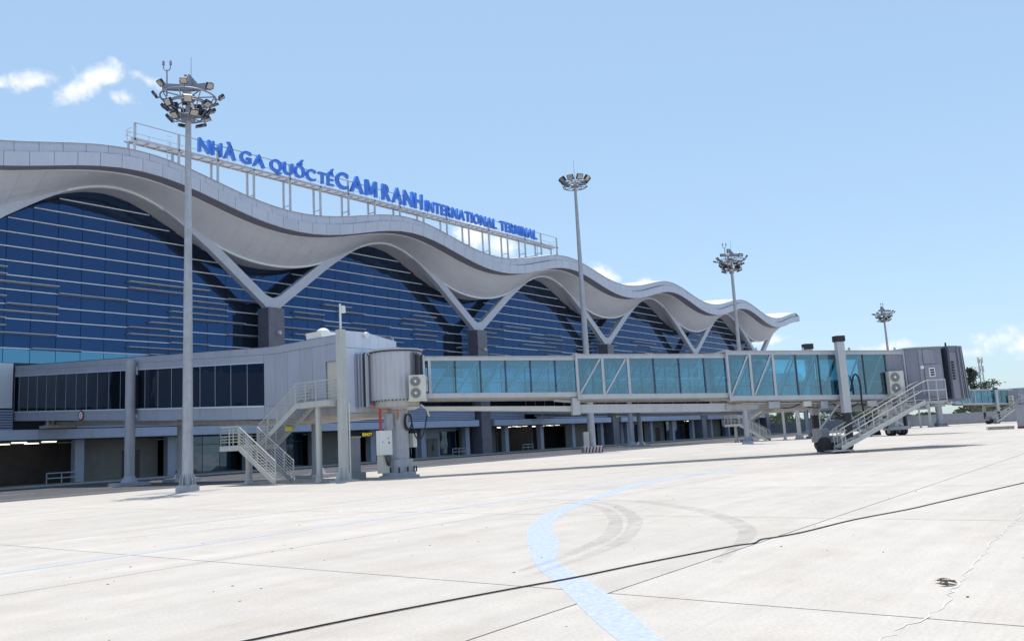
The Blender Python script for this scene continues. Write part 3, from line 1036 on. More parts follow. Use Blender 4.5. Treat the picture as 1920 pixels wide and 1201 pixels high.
gi = 0
ref = span(cm[0], 1)
capH = ref[1] - ref[0]
for w, x0, x1, h in words:
    ms = gm[gi:gi + len(w)]; cs = cm[gi:gi + len(w)]; gi += len(w)
    wd = [span(m_, 0)[1] - span(m_, 0)[0] for m_ in ms]
    gap = .10
    k = (x1 - x0) / (sum(wd) + gap * (len(w) - 1))
    x = x0
    for m_, c_, wi in zip(ms, cs, wd):
        lo, hi = span(m_, 1)
        zb = 33.58 + (lo - ref[0]) / capH * h
        zt = 33.58 + (hi - ref[0]) / capH * h
        if m_ in emm:
            pl = [(0, 0), (0, 1), (.25, 1), (.5, .40), (.75, 1), (1, 1), (1, 0), (.79, 0), (.79, .60), (.58, .10), (.42, .10), (.21, .60), (.21, 0)]
            MB().prism_y([(x + u * wi * k, zb + w_ * (zt - zb)) for u, w_ in pl], SYN - .54, SYN - .16).build('letter', M['blue'], sign)
        else:
            place_text(m_, 'letter', M['blue'], x, x + wi * k, zb, zt, SYN - .16, .38, sign)
        x += (wi + gap) * k
    for c_ in cs:
        bpy.data.meshes.remove(c_)

# ------------------------------------------------------------------ fixed walkway from the terminal to the first boarding bridge
STEP = 2 * P


def zb(y): return 3.82 + max(0, y - 42.5) * .0535
def zt(y): return 8.42 + max(0, y - 44.0) * .066


def make_walkway():
    X0, X1, Y0, Y1 = 31.9, 36.1, 37.3, 82.5
    t = thing('fixed_walkway', (34, 44, 0), '', 'walkway')
    n = 20
    ys = [44.8 + 1.83 * i for i in range(20)]           # pane divisions
    ys = [44.8 + 1.83 * i for i in range(21)] + [Y1]

    def strip(x, a, b, za0, za1, zb0, zb1, th, name, m, par=t):
        return MB().hexa([(x, a, za0), (x + th, a, za0), (x + th, b, zb0), (x, b, zb0), (x, a, za1), (x + th, a, za1), (x + th, b, zb1), (x, b, zb1)]).build(name, m, par)
    for side, x in (('w', X0), ('e', X1 - .1)):
        for i in range(len(ys) - 1):
            a, b = ys[i] + .012, ys[i + 1] - .012
            strip(x, a, b, zb(a), zb(a) + .74, zb(b), zb(b) + .74, .1, 'cladding_panel', M['clad'])
            ta, tb = zt(a), zt(b)
            strip(x, a, b, ta - .46, ta, tb - .46, tb, .1, 'cladding_panel', M['clad'])
            strip(x - .02 if side == 'w' else x + .02, a - .012, b + .012, ta - .93, ta - .475, tb - .93, tb - .475, .1, 'cladding_panel', M['clad'])
            strip(x + .005, b - .004, b + .022, zb(b) + .86, zt(b) - 1.0, zb(b) + .86, zt(b) - 1.0, .06, 'mullion', M['clad'])
            strip(x + .03, a + .02, b - .02, zb(a) + .86, ta - 1.0, zb(b) + .86, tb - 1.0, .05, 'pane', M['glass_dark'])
        # sill and head trims
        for i in range(2):
            pass
        a, b = 44.8, Y1
        strip(x - .05, a, b, zb(a) + .745, zb(a) + .85, zb(b) + .745, zb(b) + .85, .12, 'sill', M['clad_light'])
        strip(x - .05, a, b, zt(a) - .995, zt(a) - .935, zt(b) - .995, zt(b) - .935, .12, 'window_head', M['clad_light'])
        # solid part near the bridge
        yy = [37.3, 38.8, 40.0, 41.2, 42.4, 43.6, 44.79]
        for i in range(6):
            a, b = yy[i] + .008, yy[i + 1] - .008
            if i == 0 and side == 'w':
                strip(x, a, b, zb(a), 4.6, zb(b), 4.6, .1, 'cladding_panel', M['clad'])
                strip(x, a, b, 6.95, zt(a) - .475, 6.95, zt(b) - .475, .1, 'cladding_panel', M['clad'])
                d_ = strip(x + .12, a, b, 4.62, 6.94, 4.62, 6.94, .06, 'door', M['cream'])
                MB().box(x + .04, x + .11, a + .15, a + .2, 5.6, 5.85).build('handle', M['black'], d_)
            else:
                strip(x, a, b, zb(a), zb(a) + .8, zb(b), zb(b) + .8, .1, 'cladding_panel', M['clad'])
                strip(x, a, b, zb(a) + .812, zt(a) - .475, zb(b) + .812, zt(b) - .475, .1, 'cladding_panel', M['clad'])
            strip(x - .03, a - .008, b + .008, zt(a) - .46, zt(a), zt(b) - .46, zt(b), .12, 'cladding_panel', M['clad'])
    MB().sheet([[(X0 + .06, y, zb(y) + .8) for y in ys], [(X0 + .06, y, zt(y) - .9) for y in ys]]).build('window_backing', M['frame_dark'], t)
    # end wall towards the apron
    ex = [31.9, 32.75, 33.3, 33.9, 34.6, 35.3, 36.1]
    for i in range(6):
        a, b = ex[i] + .008, ex[i + 1] - .008
        MB().hexa([(a, 37.1, 3.86), (b, 37.1, 3.86), (b, 37.28, 3.86), (a, 37.28, 3.86), (a, 37.1, 7.62), (b, 37.1, 7.62), (b, 37.28, 7.62), (a, 37.28, 7.62)]).build('end_panel', M['clad_light'], t)
        f = lambda x_: 8.62 - max(0, x_ - 33.6) * .16
        MB().hexa([(a, 37.1, 7.64), (b, 37.1, 7.64), (b, 37.28, 7.64), (a, 37.28, 7.64), (a, 37.1, f(a)), (b, 37.1, f(b)), (b, 37.28, f(b)), (a, 37.28, f(a))]).build('end_panel', M['clad_light'], t)
    MB().box(36.12, 36.7, 37.15, 39, 6.9, 7.75).build('end_step', M['clad_light'], t)
    # roof, floor and the cream beam beneath
    ry = [37.3, 44] + ys[1:]
    MB().sheet([[(X0 - .02, y, zt(y) + .03) for y in ry], [(34, y, zt(y) + .16) for y in ry], [(X1 + .02, y, zt(y) + .03) for y in ry]]).build('roof', M['roof'], t)
    MB().sheet([[(X1, y, zb(y) + .05) for y in ry], [(X0, y, zb(y) + .05) for y in ry]]).build('floor', M['under'], t)
    MB().hexa([(32.3, 37.2, 3.55), (35.8, 37.2, 3.55), (35.8, 44, 3.55), (32.3, 44, 3.55), (32.3, 37.2, 3.84), (35.8, 37.2, 3.84), (35.8, 44, 3.84), (32.3, 44, 3.84)]).build('floor_beam', M['cream'], t)
    MB().hexa([(33.2, 44, 3.5), (34.8, 44, 3.5), (34.8, 79, 5.35), (33.2, 79, 5.35), (33.2, 44, 3.8), (34.8, 44, 3.8), (34.8, 79, 5.7), (33.2, 79, 5.7)]).build('floor_beam', M['under'], t)
    # columns
    c = MB().box(31.0, 31.40, 36.36, 36.76, .1, 8.55)
    c.build('column', M['column'], t)
    f_ = MB()
    for dx, dy in ((-1, 0), (1, 0), (0, -1), (0, 1)):
        f_.prism_y([(31.2, .1), (31.2 + .62 * dx, .1), (31.2 + .3 * dx, .75), (31.2, .75)], 36.53, 36.59) if dx else f_.hexa([(31.17, 36.56, .1), (31.23, 36.56, .1), (31.23, 36.56 + .62 * dy, .1), (31.17, 36.56 + .62 * dy, .1), (31.17, 36.56, .75), (31.23, 36.56, .75), (31.23, 36.56 + .3 * dy, .75), (31.17, 36.56 + .3 * dy, .75)])
    f_.box(30.6, 31.8, 35.96, 37.1, .0, .1)
    f_.build('column_foot', M['column'], t)
    MB().cyl((31.62, 36.5, .3), (31.62, 36.5, 4.4), .055).build('drain_pipe', M['white'], t, True)
    for x, y, r in ((31.42, 60.6, .36), (36.4, 62.0, .36), (36.3, 45.2, .34)):
        h = zt(y) - .25 if x < 33 else zb(y)
        MB().cyl((x, y, .3), (x, y, h), r, r, 18).build('column', M['colgrey'], t, True)
        ft = MB().cyl((x, y, .22), (x, y, .7), r * 1.75, r * 1.02, 18).box(x - 1.15, x + 1.15, y - .9, y + .9, 0, .25)
        ft.build('column_foot', M['colgrey'], t, True)
        if x < 33:
            MB().box(x + .2, 31.92, y - .12, y + .12, h - 1.1, h - .5).box(x + .2, 31.92, y - .12, y + .12, zb(y) + .1, zb(y) + .4).build('bracket', M['clad_light'], t)
    # pipes and tray under the walkway
    for x in (32.6, 33.0):
        MB().cyl((x, 77, 5.2), (x, 77, zb(77)), .13).build('pipe', M['cream'], t, True)
    MB().box(32.2, 34.6, 76.2, 77.8, 5.0, 5.25).build('pipe_tray', M['galv'], t)
    MB().cyl((34.2, 77, 5.2), (34.8, 77.5, zb(77)), .09).build('pipe', M['red'], t, True)
    # speed sign on the wall
    s = MB().cyl((31.86, 69.3, zb(69.3) + .40), (31.83, 69.3, zb(69.3) + .40), .44, .44, 24).build('speed_sign', M['redpaint'], t)
    MB().cyl((31.825, 69.3, zb(69.3) + .40), (31.82, 69.3, zb(69.3) + .40), .30, .30, 24).build('sign_face', M['white'], s)
    # rooftop kit
    dm = MB().prism_y([(32.0, 8.45), (33.6, 8.45), (33.75, 8.85), (31.9, 8.85)], 39.2, 40.6)
    dm.build('roof_box', M['white'], t)
    MB().cyl((32.7, 39.9, 8.86), (32.7, 39.9, 9.0), .42, .38, 16).cyl((32.7, 39.9, 9.0), (32.7, 39.9, 9.14), .38, .2, 16).build('roof_dome', M['white'], t, True)
    cp = MB().cyl((31.25, 36.6, 8.55), (31.25, 36.6, 10.05), .06).build('camera_pole', M['white'], t, True)
    MB().cyl((31.45, 36.6, 9.95), (31.45, 36.6, 9.55), .14, .17, 12).box(31.2, 31.45, 36.57, 36.63, 9.85, 9.95).build('camera_head', M['white'], cp, True)
    MB().cyl((33.5, 37.05, 8.5), (33.5, 36.85, 8.42), .15, .17, 12).build('dome_camera', M['white'], t, True)
    return t


walk = make_walkway()
# numeral on the speed sign
sp_org = ORG[walk.name]
sign5 = [o for o in walk.children if o.name.startswith('speed_sign')][0]
for v in sp5.vertices:
    x, y, z = v.co
    v.co = (31.815 + (z * .02) - sp_org[0], 69.42 - x * .36 - sp_org[1], zb(69.3) + .26 + y * .40 - sp_org[2])
sp5.materials.clear(); sp5.materials.append(M['blackpaint']); sp5.name = 'numeral'
link('numeral', sp5, sign5)


def make_stair():
    """switchback steel stair beside the walkway door"""
    t = thing('access_stair', (30.5, 41.5, 0), '', 'staircase')
    m, md = M['column'], M['galv']

    def flight(xa, xb, ya, yb, za, zb_, n):
        for x in (xa, xb):
            MB().hexa([(x - .035, ya, za - .28), (x + .035, ya, za - .28), (x + .035, yb, zb_ - .28), (x - .035, yb, zb_ - .28), (x - .035, ya, za + .06), (x + .035, ya, za + .06), (x + .035, yb, zb_ + .06), (x - .035, yb, zb_ + .06)]).build('stringer', m, t)
            k = 4
            for i in range(k + 1):
                u = i / k
                y, z = lerp(ya, yb, u), lerp(za, zb_, u)
                MB().bar((x, y, z + .06), (x, y, z + 1.12), .05).build('rail_post', m, t)
            for h, w in ((1.12, .06), (.93, .03), (.75, .03), (.57, .03), (.39, .03), (.22, .03)):
                MB().bar((x, ya, za + h), (x, yb, zb_ + h), w).build('handrail' if h > 1 else 'rail', m, t)
        for i in range(n):
            u = (i + .5) / n
            y, z = lerp(ya, yb, u), lerp(za, zb_, u)
            MB().box(xa + .03, xb - .03, y - .13, y + .13, z - .03, z + .01).build('tread', md, t)

    def rails(pts, z):
        for a, b in zip(pts[:-1], pts[1:]):
            L_ = math.dist(a, b); k = max(1, int(L_ / .8))
            for i in range(k + 1):
                x, y = lerp(a[0], b[0], i / k), lerp(a[1], b[1], i / k)
                MB().bar((x, y, z), (x, y, z + 1.12), .05).build('rail_post', m, t)
            for h, w in ((1.12, .06), (.93, .03), (.75, .03), (.57, .03), (.39, .03), (.22, .03)):
                MB().bar((a[0], a[1], z + h), (b[0], b[1], z + h), w).build('handrail' if h > 1 else 'rail', m, t)
    MB().box(30.42, 31.88, 36.95, 39.8, 4.25, 4.58).build('platform', m, t)
    rails([(30.46, 39.8), (30.46, 37.0), (31.5, 37.0)], 4.58)
    flight(30.5, 31.75, 39.8, 43.4, 4.5, 2.4, 12)
    MB().box(29.1, 31.82, 43.4, 45.4, 2.05, 2.36).build('landing', m, t)
    rails([(29.14, 43.5), (29.14, 45.36), (31.78, 45.36), (31.78, 43.5)], 2.36)
    flight(29.14, 30.38, 43.4, 39.95, 2.28, .2, 12)
    MB().box(28.9, 30.7, 39.6, 40.3, 0, .06).build('foot_plate', M['under'], t)
    for x, y, h, r in ((30.9, 38.3, 4.25, .17), (30.6, 44.6, 2.05, .2)):
        MB().cyl((x, y, .08), (x, y, h), r, r, 16).cyl((x, y, .02), (x, y, .3), r * 1.7, r, 16).build('support_column', m, t, True)
    MB().box(30.85, 31.35, 41.3, 41.34, 3.05, 3.3).build('warning_plate', M['yellow_paint'], t)
    return t


stair = make_stair()
walk['label'] = 'nearest grey walkway with dark strip windows leading back to the terminal'
walk['group'] = 'fixed walkways to the boarding bridges'
stair['label'] = 'nearest switchback steel stair beside the grey walkway, in front of the dark shop fronts'
stair['group'] = 'switchback stairs at the walkways'
wl = ['second grey walkway, seen under the long glazed tunnel', 'farthest grey walkway beyond the second one']
sl = ['second switchback steel stair, seen under the long glazed tunnel', 'farthest switchback steel stair beyond the second walkway']
for k in (1, 2):
    w = copy_tree(walk); w.location.x += STEP * k; w['label'] = wl[k - 1]
    s = copy_tree(stair); s.location.x += STEP * k; s['label'] = sl[k - 1]

# ------------------------------------------------------------------ passenger boarding bridges
AX_, AY_ = 34.45, 35.5


def condenser(parent, x, y, z, face):
    """twin-fan outdoor unit; face is -1 (towards -y)"""
    c = MB().box(x, x + .95, y, y + .36, z, z + 1.38).build('condenser_unit', M['acwhite'], parent)
    for h in (.36, 1.02):
        fg = MB().cyl((x + .37, y - .01, z + h), (x + .37, y - .03, z + h), .29, .29, 20).build('fan_grille', M['grille'], c, True)
        MB().cyl((x + .37, y - .031, z + h), (x + .37, y - .05, z + h), .075, .075, 10).build('fan_hub', M['hub'], c, True)
        rg = MB()
        for r in (.12, .17, .22, .27):
            pts = [(x + .37 + r * math.cos(2 * PI * i / 18), y - .035, z + h + r * math.sin(2 * PI * i / 18)) for i in range(19)]
            rg.tube(pts, .006, 4)
        rg.build('fan_guard', M['hub'], c)
    MB().box(x - .05, x + 1.0, y + .02, y + .34, z - .1, z - .01).build('unit_bracket', M['acwhite'], c)
    return c


def make_bridge(loc, ang, e1, e2, e3, label, near=True, cabturn=20):
    """local x runs along the tunnel from the rotunda axis, -y faces the apron in front"""
    b = thing('boarding_bridge', loc, label, 'boarding bridge', 'passenger boarding bridges', rz=ang, world_coords=False)
    SL = -.038
    S1 = 1.55
    b1 = lambda t: 4.46 + SL * (t - S1)
    b2 = lambda t: b1(t) - .14
    b3 = lambda t: b1(t) - .32
    # --- rotunda
    ped = MB().cyl((0, 0, .45), (0, 0, 4.0), .60, .60, 20).cyl((0, 0, .2), (0, 0, 1.05), .82, .80, 12).build('pedestal', M['galv'], b, True)
    bp = MB().box(-1.15, 1.15, -1.15, 1.15, 0, .12).box(-.95, .95, -.95, .95, .12, .34)
    bp.build('base_plate', M['colgrey'], ped)
    for i in range(12):
        a = 2 * PI * i / 12
        MB().cyl((.98 * math.cos(a), .98 * math.sin(a), .3), (.98 * math.cos(a), .98 * math.sin(a), .62), .045, .045, 8).build('anchor_bolt', M['black'], ped)
    drum = MB()
    n = 56
    R0 = 1.52
    poly = []
    for i in range(n):
        a = 2 * PI * i / n
        rr = R0 + (.018 if i % 2 else -.018)
        poly.append((rr * math.cos(a), rr * math.sin(a)))
    drum.prism_z(poly, 4.42, 7.28)
    dr = drum.build('rotunda_drum', M['curtain'], b)
    MB().cyl((0, 0, 7.28), (0, 0, 7.38), 1.60, 1.58, 40).build('rotunda_roof', M['roofgrey'], dr, True)
    MB().cyl((0, 0, 7.2), (0, 0, 7.3), 1.575, 1.585, 40, False).build('roof_seal', M['black'], dr, True)
    MB().cyl((0, 0, 4.0), (0, 0, 4.42), 1.3, 1.3, 32).cyl((0, 0, 3.9), (0, 0, 4.02), 1.1, 1.36, 32).build('rotunda_floor', M['column'], dr, True)
    bl = MB()
    for i in range(22):
        a = -PI * .95 + i * .14
        bl.box(1.53 * math.cos(a) - .04, 1.53 * math.cos(a) + .04, 1.53 * math.sin(a) - .04, 1.53 * math.sin(a) + .04, 4.38, 4.45)
    bl.build('drum_studs', M['black'], dr)
    # portal towards the walkway (its direction in bridge coordinates)
    wd = R(90) - ang
    c, s_ = math.cos(wd), math.sin(wd)

    def rot(u, v, z): return (u * c - v * s_, u * s_ + v * c, z)
    for k, (u, w, th, m_) in enumerate(((.70, 1.62, .10, 'frame'), (.90, 1.67, .06, 'frame_dark'), (1.0, 1.64, .14, 'clad'), (1.22, 1.69, .14, 'clad'), (1.45, 1.74, .14, 'clad'))):
        mb = MB()
        for sgn in (-1, 1):
            mb.hexa([rot(u, sgn * w - .08, 4.15), rot(u + th, sgn * w - .08, 4.15), rot(u + th, sgn * w + .08, 4.15), rot(u, sgn * w + .08, 4.15), rot(u, sgn * w - .08, 7.2), rot(u + th, sgn * w - .08, 7.2), rot(u + th, sgn * w + .08, 7.2), rot(u, sgn * w + .08, 7.2)])
        mb.hexa([rot(u, -w, 7.12), rot(u + th, -w, 7.12), rot(u + th, w, 7.12), rot(u, w, 7.12), rot(u, -w, 7.28), rot(u + th, -w, 7.28), rot(u + th, w, 7.28), rot(u, w, 7.28)])
        mb.build('portal_frame', M[m_], b)
    mb = MB().hexa([rot(.9, -1.6, 4.2), rot(1.75, -1.6, 4.2), rot(1.75, 1.6, 4.2), rot(.9, 1.6, 4.2), rot(.9, -1.6, 7.1), rot(1.75, -1.6, 7.1), rot(1.75, 1.6, 7.1), rot(.9, 1.6, 7.1)])
    mb.build('portal_neck', M['clad'], b)
    # bellows between drum and tunnel
    for k in range(4):
        x = 1.02 + k * .14
        w = 1.36 - .02 * (k % 2)
        mb = MB()
        for sgn in (-1, 1):
            mb.box(x, x + .09, sgn * w - .05, sgn * w + .05, 4.35, 7.1 - k * .05)
        mb.box(x, x + .09, -w, w, 7.0 - k * .05, 7.12 - k * .05)
        mb.build('bellows_frame', M['black'] if k % 2 else M['frame_dark'], b)
    # --- tunnel sections

    def section(t0, t1, bot, h, half, posts, framed, solid_from=None):
        sec = MB()
        L_ = lambda t, y, z: (t, y, bot(t) + z)

        def beam(ta, tb, y0, y1, z0, z1, mb):
            return mb.hexa([L_(ta, y0, z0), L_(tb, y0, z0), L_(tb, y1, z0), L_(ta, y1, z0), L_(ta, y0, z1), L_(tb, y0, z1), L_(tb, y1, z1), L_(ta, y1, z1)])
        beam(t0, t1, -half, half, .10, .16, sec)                       # floor plate
        root = sec.build('tunnel_section', M['under'], b)
        for sgn in (-1, 1):
            y = sgn * half
            beam(t0, t1, y - .06, y + .06, -.02, .26, MB()).build('bottom_chord', M['frame'], root)
            beam(t0, t1, y - .06, y + .06, h - .22, h - .03, MB()).build('top_chord', M['frame'], root)
        beam(t0 + .02, t1 - .02, -half - .09, half + .09, h - .028, h + .04, MB()).build('roof_sheet', M['roofgrey'], root)
        beam(t0, t1, -half + .15, -half + .45, -.10, -.02, MB()).build('rail_strip', M['under'], root)
        beam(t0, t1, half - .45, half - .15, -.10, -.02, MB()).build('rail_strip', M['under'], root)
        for sgn in (-1, 1):
            y = sgn * half
            for i, p_ in enumerate(posts):
                fr = framed(i)
                w = .075 if fr else .035
                beam(p_ - w, p_ + w, y - .065 if fr else y - .05, y + .065 if fr else y + .05, .26, h - .22, MB()).build('post', M['frame'] if fr else M['frame_dark'], root)
            for i in range(len(posts) - 1):
                a, c_ = posts[i] + .06, posts[i + 1] - .06
                fr = framed(i) and framed(i + 1)
                yo = y + (.0 if not fr else -sgn * .02)
                if solid_from is not None and posts[i] >= solid_from - .01:
                    beam(a, c_, yo - .02, yo + .02, .27, h - .23, MB()).build('side_panel', M['cabgrey'], root)
                else:
                    beam(a, c_, yo - .012, yo + .012, .27, h - .23, MB()).build('pane', M['tglass'], root)
                yd = y + sgn * .03 if fr else y - sgn * .14
                dm_ = MB().bar(L_(a + .05, yd, .30), L_(c_ - .08, yd, h - .26), .08 if not fr else .09, .08 if not fr else .10, up=(0, 1, 0))
                dm_.build('diagonal', M['diag'] if not fr else M['frame'], root)
            MB().bar(L_(t0, y - sgn * .2, 1.05), L_(t1, y - sgn * .2, 1.05), .05).build('handrail', M['diag'], root)
        for x in (t0, t1 - .12):
            mb = MB()
            for sgn in (-1, 1):
                beam(x, x + .12, sgn * half - .1, sgn * half + .1, -.06, h + .0, mb)
            beam(x, x + .12, -half - .1, half + .1, h + .041, h + .1, mb)
            mb.build('end_frame', M['frame'], root)
        return root

    def divide(a, c_, step):
        n = max(1, int(round((c_ - a) / step)))
        return [lerp(a, c_, i / n) for i in range(n + 1)]
    p1 = [S1 + .38] + divide(S1 + .38, e1 + .3, 1.5)[1:] if e1 - S1 > 1.2 else [S1 + .1, e1 + .3]
    section(S1, e1 + .3, b1, 2.36, 1.24, p1, lambda i: i == 0)
    p2 = divide(e1 + .1, e2 + .2, 1.48)
    section(e1 + .05, e2 + .2, b2, 2.58, 1.40, p2, lambda i: i < 3)
    p3 = divide(e2 + .05, e3 - 1.3, 1.42) + [e3]
    s3 = section(e2, e3, b3, 2.93, 1.55, p3, lambda i: i < 3 or i >= len(p3) - 1, solid_from=e3 - 1.3)
    for i in range(4):
        x = lerp(e2 + 2, e3 - .5, i / 3)
        MB().cyl((x, -1.45, b3(x) + 2.98), (x, -1.45, b3(x) + 3.16), .09, .06, 8).build('roof_light', M['frame'], s3)
    # hanging cable beams beneath
    lo = lambda t: b1(t) - .86
    if e1 - S1 > 4:
        MB().hexa([(S1 + .1, -.95, lo(S1) + .14), (e1, -.95, lo(e1)), (e1, -.75, lo(e1)), (S1 + .1, -.75, lo(S1) + .14), (S1 + .1, -.95, lo(S1) + .38), (e1, -.95, lo(e1) + .32), (e1, -.75, lo(e1) + .32), (S1 + .1, -.75, lo(S1) + .38)]).build('cable_beam', M['cream'], b)
        MB().hexa([(e1 + .1, -1.1, lo(e1) - .1), (e2 + .2, -1.1, lo(e2) - .1), (e2 + .2, -.85, lo(e2) - .1), (e1 + .1, -.85, lo(e1) - .1), (e1 + .1, -1.1, lo(e1) + .40), (e2 + .2, -1.1, lo(e2) + .36), (e2 + .2, -.85, lo(e2) + .36), (e1 + .1, -.85, lo(e1) + .40)]).build('cable_beam', M['frame'], b)
        MB().box(e1 - .25, e1 + .2, -1.25, -.7, lo(e1) - .2, b1(e1) - .06).build('beam_hanger', M['frame'], b)
        MB().box(e2 - .1, e2 + 1.9, -1.2, -.8, lo(e2) - .05, lo(e2) + .28).box(e2 + 1.2, e2 + 1.45, -1.1, -.9, lo(e2) + .28, b3(e2)).build('beam_hanger', M['under'], b)
        for x in (e1 - 1.3, e2 - 1.6):
            MB().bar((x, -.9, b1(x) - .2), (x + 1.2, -.9, b1(x) - .35), .12).build('roller_arm', M['under'], b)
    # condenser at the rotunda
    condenser(b, .72, -2.0, 4.36, -1)
    condenser(b, e3 - 1.42, -2.02, b3(e3) + .3, -1)
    # --- lift columns and drive bogie
    xl = e2 + 7.05
    for sgn in (-1, 1):
        y = sgn * 2.02
        lc = MB().box(xl - .23, xl + .23, y - .19, y + .19, 2.35, 6.62).build('lift_column', M['frame'], b)
        MB().box(xl - .29, xl + .29, y - .25, y + .25, 6.63, 6.98).build('column_cap', M['black'], lc)
        MB().box(xl - .18, xl + .18, y - .15, y + .15, .9, 2.34).build('lift_ram', M['lampblack'], lc)
    MB().box(xl - .25, xl + .25, -1.74, 1.74, b3(xl) - .42, b3(xl) - .12).build('lift_beam', M['under'], b)
    MB().box(xl - .45, xl + .45, -1.9, 1.9, .62, 1.0).build('bogie_beam', M['galv'], b)
    for sgn in (-1, 1):
        for dy in (-.32, .32):
            w = MB().cyl((xl, sgn * 1.1 + dy - .17, .47), (xl, sgn * 1.1 + dy + .17, .47), .47, .47, 28).build('wheel', M['black'], b, True)
            MB().cyl((xl, sgn * 1.1 + dy - .18, .47), (xl, sgn * 1.1 + dy + .18, .47), .22, .24, 18).build('rim', M['frame'], w, True)
    MB().box(xl - 1.0, xl - .5, -.6, .6, .7, 1.5).build('drive_box', M['galv'], b)
    if near:
        MB().tube(smooth_curve([(xl + .45, -1.95, 3.6), (xl + .75, -2.0, 4.6), (xl + 1.05, -2.0, 4.2), (xl + 1.1, -1.95, 2.6), (xl + 1.5, -1.7, 1.6), (xl + 1.9, -1.5, 2.2)], 6), .06, 8).build('hose', M['black'], b, True)
        MB().box(e2 + 3.0, e2 + 5.6, -.9, .9, b3(e2 + 4) - .62, b3(e2 + 4) - .14).build('equipment_box', M['under'], b)
        MB().box(xl + 1.0, xl + 3.2, -1.0, 1.0, b3(xl) - .72, b3(xl) - .3).build('equipment_box', M['under'], b)
        for k, (dx, w, h) in enumerate(((-4.6, .7, .38), (-2.4, .5, .3), (-1.3, .45, .42), (1.7, .6, .34), (3.6, .5, .4))):
            MB().box(xl + dx, xl + dx + w, -1.5, -1.0, b3(xl + dx) - .12 - h, b3(xl + dx) - .11).build('junction_box', M['acwhite'] if k % 2 else M['galv'], b)
        for k in range(4):
            x0_, x1_ = xl - 4.4 + k * 1.9, xl - 2.4 + k * 1.9
            zq = b3(x0_) - .16
            MB().tube(smooth_curve([(x0_, -1.25, zq), (lerp(x0_, x1_, .3), -1.25, zq - .32), (lerp(x0_, x1_, .7), -1.25, zq - .34), (x1_, -1.25, zq - .06)], 4), .035, 6).build('cable_sag', M['black'], b, True)
        MB().bar((xl - 6.2, -1.3, b3(xl - 6) - .18), (xl - .3, -1.3, b3(xl) - .2), .07).build('conduit', M['galv'], b)
        MB().bar((xl + .3, -1.3, b3(xl) - .2), (e3 - .3, -1.3, b3(e3) - .2), .07).build('conduit', M['galv'], b)
        MB().bar((xl - .2, -1.6, b3(xl) - .3), (xl - 1.4, -1.2, 1.45), .1).build('stay', M['galv'], b)
        MB().bar((xl + .2, -1.6, b3(xl) - .3), (xl + 1.1, -1.2, 1.2), .1).build('stay', M['galv'], b)
    # --- cab
    cx = e3 + 1.35
    z0, z1 = b3(e3) - .12, b3(e3) + 2.98
    poly = [(e3 - .02, -1.72), (e3 + .55, -2.0), (e3 + 2.15, -2.0), (e3 + 2.5, -1.55), (e3 + 2.5, 1.55), (e3 + 2.15, 2.0), (e3 + .55, 2.0), (e3 - .02, 1.72)]
    cab = MB().prism_z(poly, z0, z1).build('cab', M['cabgrey'], b)
    MB().prism_z([(x + (.06 if x > cx else -.03), y * 1.03) for x, y in poly], z1 + .002, z1 + .1).build('cab_roof', M['cablight'], cab)
    MB().box(e3 + .62, e3 + .86, -2.045, -2.004, z0 + .3, z1 - .02).build('cab_side_panel', M['cablight'], cab)
    MB().box(e3 + .92, e3 + 1.62, -2.05, -2.004, z1 - .95, z1 - .05).build('cab_side_panel', M['cablight'], cab)
    dp = MB().box(e3 + .92, e3 + 2.02, -2.06, -2.004, z0 + .2, z1 - 1.0).build('cab_door', M['cablight'], cab)
    MB().box(e3 + 1.18, e3 + 1.58, -2.085, -2.062, z1 - 1.75, z1 - 1.2).build('cab_window', M['hub'], dp)
    wnd = MB()
    for k in range(3):
        wnd.box(e3 + 1.26, e3 + 1.52, -2.098, -2.087, z1 - 1.68 + k * .15, z1 - 1.58 + k * .15)
    wnd.build('window_louvre', M['black'], dp)
    MB().cyl((e3 + .75, -2.05, z1 - 1.15), (e3 + .75, -2.13, z1 - 1.15), .12, .11, 14).build('bulkhead_lamp', M['hub'], cab, True)
    # head turned towards the aircraft stand
    ct, st = math.cos(R(cabturn)), math.sin(R(cabturn))

    def hd(u, v, z): return (e3 + 1.7 + u * ct - v * st, u * st + v * ct, z)

    def hbox(u0, u1, v0, v1, za, zb_, m_, name, par, lean=0.0):
        return MB().hexa([hd(u0 + lean, v0, za), hd(u1 + lean, v0, za), hd(u1 + lean, v1, za), hd(u0 + lean, v1, za), hd(u0, v0, zb_), hd(u1, v0, zb_), hd(u1, v1, zb_), hd(u0, v1, zb_)]).build(name, M[m_], par)
    hbox(.7, 1.45, -1.85, 1.85, z0 - .02, z1 - .25, 'cabgrey', 'cab_head', cab)
    hbox(.55, .72, -1.98, 1.98, z0 - .05, z1 - .02, 'frame_dark', 'head_frame', cab)
    hbox(.75, 1.6, -1.88, 1.88, z1 - .24, z1 + .14, 'bellows', 'canopy_top', cab)
    for k in range(4):
        hbox(1.47 + k * .12, 1.54 + k * .12, -1.95 + .03 * (k % 2), 1.95 - .03 * (k % 2), z0 - .05, z1 + .12, 'bellows' if k % 2 else 'cablight', 'bellows_fold', cab, lean=.06 + .05 * k)
    vent = MB()
    for k in range(7):
        p = hd(.95, -1.88, z1 - 1.95 + k * .17)
        vent.box(p[0], p[0] + .14, p[1] - .03, p[1] + .02, p[2], p[2] + .1)
    vent.build('side_vent', M['black'], cab)
    MB().cyl(hd(1.4, -1.2, z1 + .14), hd(1.4, -1.2, z1 + .42), .05).build('beacon', M['black'], cab)
    # --- service stair down to the apron, on the near side
    ys0, ys1 = -3.05, -2.12
    xt, xb = e3 + .05, e3 - 5.5
    zt_ = z0 - .12
    st_ = MB().box(xt, xt + 1.45, ys0, ys1 + .1, zt_ - .12, zt_).build('service_stair', M['galv'], b)
